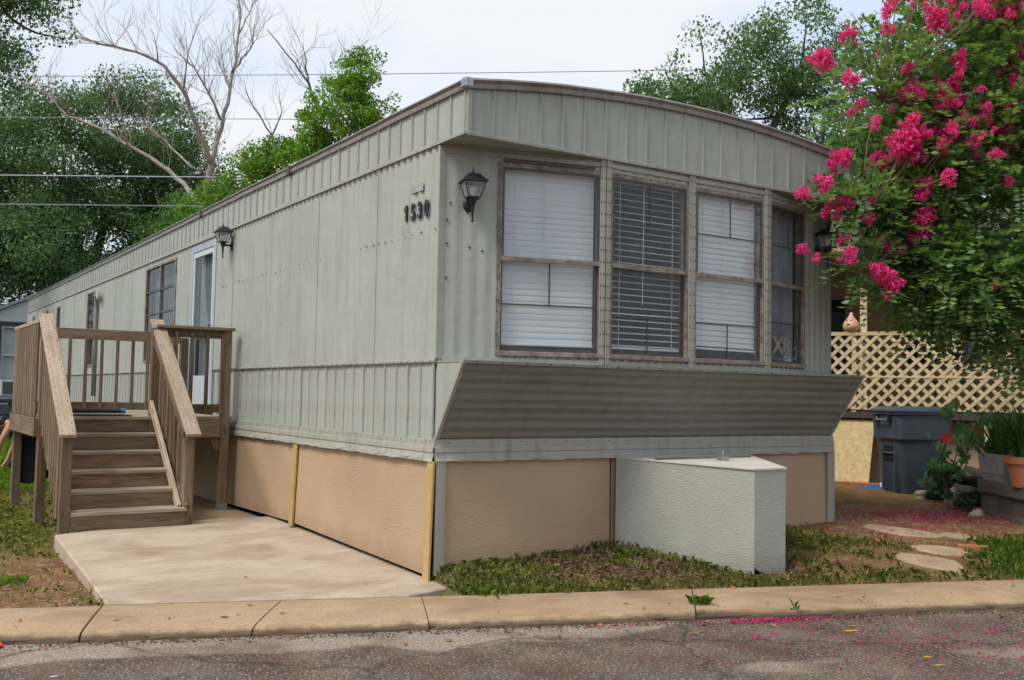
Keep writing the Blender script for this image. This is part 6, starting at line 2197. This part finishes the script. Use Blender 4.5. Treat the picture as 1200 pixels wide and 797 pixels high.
for (c, r_, w_) in lob:
    n = int(NSP * w_ / wsum)
    u_ = unit(n)
    rad = 0.15 + 0.85 * rng.random(n) ** 0.5
    P = np.array(c) + u_ * rad[:, None] * np.array(r_)
    for k in range(n):
        o_ = P[k]
        d = u_[k] * 0.9 + np.array([-0.1, -0.1, 0.15]) + rng.normal(size=3) * 0.45
        d /= np.linalg.norm(d)
        L = 0.22 + 0.22 * rng.random()
        side = np.cross(d, np.array([0, 0, 1.0]))
        side /= np.linalg.norm(side) + 1e-6
        upv = np.cross(side, d)
        nl_ = 9
        tt = np.repeat((np.arange(nl_) + 0.4) / nl_, 2)
        sgn = np.tile([1.0, -1.0], nl_)
        q = o_ + d * (tt * L)[:, None] + np.array([0, 0, -1.0]) * (0.10 * tt ** 2)[:, None]
        dirs = side * sgn[:, None] * 0.9 + d * 0.45 + upv * 0.12 + rng.normal(size=(2 * nl_, 3)) * 0.22
        dirs /= np.linalg.norm(dirs, axis=1, keepdims=True)
        nr_ = upv + rng.normal(size=(2 * nl_, 3)) * 0.35
        nr_ /= np.linalg.norm(nr_, axis=1, keepdims=True)
        l_ = 0.056 + 0.026 * rng.random(2 * nl_)
        V.append(leaves(q + dirs * l_[:, None] * 0.55, dirs, nr_, l_, l_ * 0.62))
        if k % 9 == 0:
            e = Vector(o_ + d * L)
            best = min(stems, key=lambda s_: (s_ - Vector(o_)).length)
            limb(mb, best, e, 0.008, 0.003, 0.1, 4, 4)
mb.build('trunk', MT['crape_bark'], cm, smooth=True)
quads('crown', np.concatenate(V), MT['crape_leaf'], cm)
# blossom heads: conical heaps of crinkled florets
def blossom(sd, n=210):
    r_ = np.random.default_rng(sd)
    nf = 26
    lob_ = r_.normal(size=(nf, 3))
    lob_ /= np.linalg.norm(lob_, axis=1, keepdims=True)
    lob_ *= (0.35 + 0.6 * r_.random(nf))[:, None]
    lob_[:, 2] = lob_[:, 2] * 1.1 + 0.1
    lob_[:, :2] *= (1.05 - 0.38 * lob_[:, 2:3])
    out = []
    for f in lob_:
        m_ = n // 14
        u_ = r_.normal(size=(m_, 3))
        u_ /= np.linalg.norm(u_, axis=1, keepdims=True)
        c = f + u_ * 0.25
        nn_ = u_ + r_.normal(size=(m_, 3)) * 0.5
        nn_ /= np.linalg.norm(nn_, axis=1, keepdims=True)
        d = np.cross(nn_, r_.normal(size=(m_, 3)))
        d /= np.linalg.norm(d, axis=1, keepdims=True)
        out.append(leaves(c, d, nn_, np.full(m_, 0.26) * (0.7 + 0.6 * r_.random(m_)), np.full(m_, 0.2)))
    V = np.concatenate(out)
    me = bpy.data.meshes.new('blossom')
    nq = len(V)
    me.vertices.add(nq * 4)
    me.vertices.foreach_set('co', V.astype(np.float32).reshape(-1))
    me.loops.add(nq * 4)
    me.loops.foreach_set('vertex_index', np.arange(nq * 4, dtype=np.int32))
    me.polygons.add(nq)
    me.polygons.foreach_set('loop_start', np.arange(0, nq * 4, 4, dtype=np.int32))
    me.polygons.foreach_set('loop_total', np.full(nq, 4, dtype=np.int32))
    me.update()
    me.materials.append(MT['petal'])
    return me
bms = [blossom(s_) for s_ in range(6)]
FL = [(3.79, -0.15, 4.53, 0.05), (3.91, -0.22, 4.45, 0.14), (4.11, -0.37, 4.73, 0.1), (4.1, -0.34, 4.32, 0.12), (4.22, -0.38, 4.13, 0.07), (4.35, -0.59, 4.77, 0.09), (4.37, -0.41, 4.61, 0.05), (4.6, -0.68, 4.24, 0.1), (4.49, -0.68, 4.44, 0.07), (4.03, -0.27, 3.95, 0.05), (4.35, -0.76, 3.76, 0.2), (4.38, -0.46, 3.58, 0.12), (4.47, -0.59, 3.64, 0.1), (3.83, -0.53, 3.51, 0.13), (4.15, -0.42, 3.8, 0.07), (4.68, -0.68, 4.0, 0.08), (5.01, -0.7, 3.93, 0.16), (4.91, -0.81, 4.21, 0.14), (4.95, -0.92, 4.54, 0.12), (4.73, -0.84, 4.84, 0.15), (4.59, -0.69, 5.05, 0.04), (5.62, -0.94, 5.08, 0.14), (5.69, -1.01, 4.64, 0.14), (5.43, -0.83, 4.18, 0.12), (5.67, -0.97, 3.94, 0.14), (4.6, -1.03, 3.38, 0.1), (5.13, -1.29, 3.37, 0.05), (3.45, -0.26, 3.13, 0.08), (3.6, -0.36, 3.21, 0.11), (3.83, -0.5, 3.1, 0.13), (4.21, -0.5, 3.18, 0.08), (4.64, -0.72, 3.27, 0.13), (4.7, -0.66, 2.99, 0.15), (4.46, -0.48, 2.77, 0.14), (3.46, -0.23, 2.65, 0.07), (3.57, -0.3, 2.59, 0.06), (3.83, -0.48, 2.78, 0.08), (3.79, -0.44, 2.58, 0.1), (4.18, -0.75, 2.43, 0.15), (5.2, -1.1, 2.43, 0.05), (5.68, -1.08, 4.37, 0.07), (5.55, -1.08, 4.14, 0.1), (4.97, -1.28, 3.56, 0.08), (4.15, -0.54, 3.02, 0.07), (5.15, -1.06, 3.97, 0.06)]
mb = MB()
fr_ = random.Random(9)
def put_blossom(x, y, z, r_):
    tw = (Vector(CAM) - Vector((x, y, z))).normalized() * 0.28
    x, y, z = x + tw.x, y + tw.y, z + tw.z
    if z < 3.9 and y > -0.62 and x < 4.4:
        x, y = x - 0.16, y - 0.26
    k = 1 if r_ < 0.12 else 2
    for j in range(k + (r_ > 0.13)):
        o_ = Vector((fr_.uniform(-1, 1), fr_.uniform(-1, 1), fr_.uniform(-1, 1))) * r_ * (0.55 if k > 1 else 0.2)
        rr_ = r_ * (0.85 if k == 1 else 0.68)
        ax = Vector((fr_.uniform(-0.9, 0.2), fr_.uniform(-0.9, 0.2), fr_.uniform(0.2, 1))).normalized()
        mw = Matrix.Translation(Vector((x, y, z)) + o_) @ ax.to_track_quat('Z', 'Y').to_matrix().to_4x4() @ Matrix.Rotation(fr_.uniform(0, 6), 4, 'Z') @ Matrix.Diagonal((rr_, rr_, rr_ * fr_.uniform(0.9, 1.5), 1))
        mesh_obj('blossom', fr_.choice(bms), None, cm, mw)
    best = min(stems, key=lambda s_: (s_ - Vector((x, y, z))).length)
    limb(mb, best, (x, y, z), 0.008, 0.004, 0.08, 5, 5)
    # leafy shoot below the head
    return
for f in FL:
    put_blossom(*f[:3], f[3] * 0.98)
for _ in range(330):
    c, r_, w_ = lob[fr_.choice([0, 1, 1, 3, 3, 6, 1, 14])]
    u_ = Vector(unit(1)[0])
    if u_.y > 0.3:
        u_.y = -u_.y
    p = Vector(c) + Vector((u_.x * r_[0], u_.y * r_[1], abs(u_.z) * r_[2])) * fr_.uniform(0.8, 1.08)
    if p.z > 3.2 + 0.8 * fr_.random():
        put_blossom(p.x, p.y, p.z, fr_.uniform(0.03, 0.085))
tag(mb.build('flower_stalks', MT['crape_bark'], cm), kind='stuff')

# ------------------------------------------------------------------ ground cover
def inside_pad(x, y):
    return (-2.08 < x < -0.0 and y < 3.45 and sn(x, y)[1] < 3.9)
def blades(name, pts, h, mat, lean=0.6, w=0.004):
    n = len(pts)
    pts = np.array(pts)
    th = rng.random(n) * 6.283
    d = np.stack([np.cos(th), np.sin(th), np.zeros(n)], 1)
    s_ = np.stack([-np.sin(th), np.cos(th), np.zeros(n)], 1)
    H = h * (0.5 + rng.random(n))
    le = lean * (0.2 + rng.random(n))
    up_ = np.array([0, 0, 1.0])
    p0_ = pts - up_ * 0.006
    p1_ = pts + d * (le * H * 0.35)[:, None] + up_ * (H * 0.62)[:, None]
    p2_ = pts + d * (le * H * 1.0)[:, None] + up_ * (H * (1.0 - 0.35 * le))[:, None]
    ww = (w * (0.7 + 0.7 * rng.random(n)))[:, None]
    # one bent blade: two quads sharing an edge would need indices; use a 5-gon
    V = np.stack([p0_ - s_ * ww, p0_ + s_ * ww, p1_ + s_ * ww * 0.8, p2_, p1_ - s_ * ww * 0.8], 1)
    return quads(name, V, MT[mat])
MT['grass'] = leaf_mat('grass_blade', (0.10, 0.155, 0.032), (0.46, 0.44, 0.18), 0.35)
MT['grass_lush'] = leaf_mat('lush_grass_blade', (0.08, 0.17, 0.02), (0.26, 0.40, 0.07), 0.4)
MT['straw'] = leaf_mat('dry_clippings', (0.14, 0.10, 0.05), (0.42, 0.36, 0.20), 0.15)
MT['mulch'] = leaf_mat('mulch_chips', (0.03, 0.016, 0.011), (0.14, 0.075, 0.045), 0.05)
gr = random.Random(21)
def patch(x, y, f=1.0, ph=0.0):
    return 0.5 + 0.25 * math.sin(x * 4.3 * f + ph) * math.cos(y * 3.7 * f - ph) + 0.25 * math.sin((x + y) * 9.1 * f + 2 * ph)
STONES = [(4.42, -0.68, 0.36), (4.08, -1.28, 0.2), (3.72, -1.42, 0.26), (4.75, -1.02, 0.18), (4.38, -1.38, 0.12)]
def on_stone(x, y):
    return any((x - a) ** 2 + (y - b) ** 2 < r_ * r_ for a, b, r_ in STONES)
def blocked(x, y):
    if inside_pad(x, y):
        return True
    if 0.0 < x < W and y > 0.0:
        return True
    # hitch cover footprint
    if y < -0.02 and y > -1.05:
        t_ = (y + 0.045) / -1.0
        if 1.63 + t_ * 0.51 - 0.01 < x < 3.10 - t_ * 0.65 + 0.01:
            return True
    return False
pts, lush, straw, mul = [], [], [], []
# front strip
for _ in range(190000):
    s = gr.uniform(-0.35, 6.2)
    n = gr.uniform(0.0, 2.6)
    x, y = xy(s, n)
    if blocked(x, y) or x < -0.05:
        continue
    z = ground_z(x, y)
    if x < 2.6 and n < 1.3:
        edge = math.exp(-(n / 0.10) ** 2) * 0.8 + math.exp(-((x - 0.25) / 0.4) ** 2) * 0.75
        m_ = patch(x, y, 1.7, 0.4)
        # grass hugging the cover box
        t_ = 1.63 + (-(y + 0.045)) * 0.51
        if 0 < t_ - x < 0.22:
            edge += 0.35
        if gr.random() < 0.42 * (edge + 0.26 * (m_ > 0.62)):
            pts.append((x, y, z))
        if gr.random() < 0.20 + 0.25 * (m_ > 0.5):
            straw.append((x, y, z)) if gr.random() < 0.4 else None
        elif gr.random() < 0.3 * smooth(0.1, 0.3, n):
            mul.append((x, y, z))
    else:
        k = yard_mask(x, y)[1] * 0.9 + 0.25 * (patch(x, y, 1.2, 1.0) - 0.5)
        if n < 0.25:
            k = max(k, 0.45 * patch(x, y, 2, 1.5))
        if on_stone(x, y):
            continue
        if gr.random() < k * 0.75 - 0.12:
            (lush if s > 4.4 and n < 1.4 else pts).append((x, y, z))
        elif gr.random() < 0.07:
            straw.append((x, y, z))
# left yard
for _ in range(170000):
    x = gr.uniform(-4.6, -1.2) if gr.random() < 0.7 else gr.uniform(-4.6, 0.0)
    y = 0.2 + 16 * gr.random() ** 1.5
    n = sn(x, y)[1]
    if n < 0.02 or blocked(x, y) or x > -0.06:
        continue
    z = ground_z(x, y)
    g = yard_mask(x, y)[1]
    if x > -2.0 and 3.4 < y < 7.4:
        g = 0.15
        if x > -0.85:
            continue
    k = g * (0.35 + 0.9 * patch(x, y, 0.8, 2.2))
    if n < 2.4:
        k *= 0.6
        if patch(x, y, 1.6, 0.3) > 0.78:
            k += 0.16
    if gr.random() < k:
        (lush if y > 8 else pts).append((x, y, z))
    elif gr.random() < 0.16 * (n < 4):
        straw.append((x, y, z))
tag(blades('grass', pts, 0.048, 'grass', 1.0, 0.0017), 'patchy green and straw-coloured lawn grass', 'grass', kind='stuff')
tag(blades('lush_grass', lush, 0.06, 'grass_lush', 0.8, 0.0024), 'taller fresh green grass', 'grass', kind='stuff')
far = []
for _ in range(16000):
    x, y = gr.uniform(-6, 0.0), gr.uniform(13, 27)
    far.append((x, y, ground_z(x, y)))
tag(blades('far_grass', far, 0.16, 'grass_lush', 0.7, 0.012), 'bright green grass beyond the deck', 'grass', kind='stuff')
def flat_bits(name, pts, L, wr, mat, zoff=0.006, tilt=0.35):
    n = len(pts)
    p = np.array(pts) + np.array([0, 0, zoff])
    nr_ = np.array([0, 0, 1.0]) + rng.normal(size=(n, 3)) * tilt
    nr_ /= np.linalg.norm(nr_, axis=1, keepdims=True)
    d = np.cross(nr_, unit(n))
    d /= np.linalg.norm(d, axis=1, keepdims=True)
    l_ = L * (0.5 + rng.random(n))
    return quads(name, leaves(p, d, nr_, l_, l_ * wr), MT[mat])
tag(flat_bits('straw', straw, 0.055, 0.09, 'straw', 0.010, 0.3), 'dry grass clippings strewn on the soil', 'clippings', kind='stuff')
tag(flat_bits('mulch', mul, 0.03, 0.55, 'mulch', 0.006, 0.5), 'dark bark mulch against the skirting', 'mulch', kind='stuff')
# clump grass tufts: at the pavement crack, by the pad, on the soil
tuft = []
for (s, n, k, sp) in ((1.62, -0.52, 60, 0.03), (2.2, -0.74, 10, 0.012), (-0.05, 0.06, 60, 0.06), (0.2, 0.05, 70, 0.10), (0.5, 0.04, 60, 0.12), (3.4, 0.08, 50, 0.1), (4.9, 0.35, 240, 0.14), (5.2, 0.5, 240, 0.2), (-2.5, 1.5, 60, 0.05), (-2.9, 1.0, 60, 0.06), (-2.55, 2.2, 90, 0.12), (1.75, 0.85, 70, 0.05), (1.5, 0.6, 40, 0.05)):
    for _ in range(k):
        a, b = s + gr.gauss(0, sp), n + gr.gauss(0, sp * 0.6)
        x, y = xy(a, b)
        if blocked(x, y) and n > 0:
            continue
        z = ground_z(x, y) if b > 0.0 else (0.0 if b > -0.74 else -0.05)
        tuft.append((x, y, z))
tag(blades('weed_tufts', tuft, 0.06, 'grass_lush', 0.9, 0.0022), 'weed tufts in cracks and along the kerb', 'weeds', kind='stuff')

# fallen petals
pp_ = []
def scatter(n_, s0, sds, n0, sdn):
    for _ in range(n_):
        s, n = gr.gauss(s0, sds), gr.gauss(n0, sdn)
        x, y = xy(s, n)
        if blocked(x, y) or x < -3:
            continue
        if n > 0.0:
            z = ground_z(x, y) + 0.008
        elif n > -0.72:
            z = 0.006
        elif n < -0.77:
            z = -0.048
        else:
            continue
        pp_.append((x, y, z))
scatter(2600, 5.4, 0.7, 2.15, 0.32)
scatter(900, 5.9, 0.5, 2.1, 0.25)
scatter(800, 4.6, 0.7, 1.35, 0.35)
scatter(600, 3.9, 0.8, 0.8, 0.45)
scatter(50, 4.2, 1.2, 0.15, 0.15)
scatter(16, 3.4, 1.5, -0.35, 0.25)
scatter(420, 2.0, 0.22, -0.83, 0.035)
scatter(160, 0.2, 1.2, -0.82, 0.03)
scatter(60, -1.5, 1.0, -0.83, 0.03)
scatter(300, 2.6, 0.7, -1.25, 0.3)
scatter(420, 2.9, 0.8, -1.7, 0.3)
scatter(120, 1.8, 1.0, -1.6, 0.45)
scatter(50, 0.6, 1.0, -1.3, 0.35)
# little heaps
heaps = []
for _ in range(46):
    q = pp_[gr.randint(0, len(pp_) - 1)]
    for _ in range(gr.randint(5, 16)):
        heaps.append((q[0] + gr.gauss(0, 0.022), q[1] + gr.gauss(0, 0.022), q[2] + abs(gr.gauss(0, 0.006))))
tag(flat_bits('fallen_petals', pp_ + heaps, 0.0145, 0.8, 'petal_old', 0.005, 0.5), 'fallen magenta petals on yard and road', 'petals', kind='stuff')
# dry leaves
dl = []
for _ in range(90):
    s, n = gr.uniform(-3.5, 4.5), gr.choice([gr.uniform(0.05, 1.2), gr.uniform(-1.1, -0.78), gr.uniform(-0.7, 0)])
    x, y = xy(s, n)
    if blocked(x, y) and n > 0:
        if x < -0.1 and inside_pad(x, y):
            dl.append((x, y, pad_z(x, y) + 0.002)) if gr.random() < 0.2 else None
        continue
    dl.append((x, y, ground_z(x, y) if n > 0 else (0.002 if n > -0.72 else -0.048)))
MT['dry_leaf'] = leaf_mat('dry_leaf', (0.10, 0.05, 0.025), (0.42, 0.17, 0.07), 0.1)
tag(flat_bits('dry_leaves', dl, 0.042, 0.5, 'dry_leaf', 0.008, 0.4), 'scattered brown leaves', 'leaves', kind='stuff')
# grit along the kerb
gt = []
for _ in range(2600):
    s, n = gr.uniform(-4, 6), -0.77 - abs(gr.gauss(0, 0.05))
    x, y = xy(s, n)
    gt.append((x, y, -0.05))
tag(flat_bits('kerb_grit', gt, 0.013, 0.8, 'mulch', 0.003, 0.5), 'dirt and grit gathered along the kerb', 'grit', kind='stuff')

# worn yellow paint spots on the road
MT['yellow'] = simple('worn_yellow_paint', (0.55, 0.38, 0.03), 0.7, 0.4, 30)
for (x, y, rx0, ry0, sd, lb) in ((1.66, -2.30, 0.055, 0.02, 1, 'bright yellow paint spot on the asphalt near the chipped kerb'), (1.78, -2.22, 0.03, 0.012, 2, 'faint small yellow fleck beside the bright spot'), (1.52, -2.92, 0.03, 0.014, 3, 'worn yellow fleck in the middle of the lane'), (1.42, -3.06, 0.04, 0.012, 4, 'thin yellow streak among fallen petals on the lane')):
    mb = MB()
    mb.poly([(a, b, -0.046) for a, b in blob(x, y, rx0, ry0, -0.34, 11, sd)])
    tag(mb.build('paint_mark', MT['yellow']), lb, 'paint mark')
mb = MB()
mb.poly([(a, b, -0.046) for a, b in blob(-2.64, -1.03, 0.022, 0.009, -0.3, 9, 8)])
tag(mb.build('paper_scrap', simple('white_paper', (0.7, 0.7, 0.7), 0.8)), 'tiny white scrap of paper on the dark asphalt', 'paper')
ol = Matrix.Translation((-2.80, -0.30, -0.045))
tag(flat_bits('orange_scrap', [(-2.80, -0.30, -0.045)] * 5, 0.05, 0.6, 'redflower', 0.012, 0.6), 'orange-red scrap at the kerb foot below the dirt patch', 'scrap')
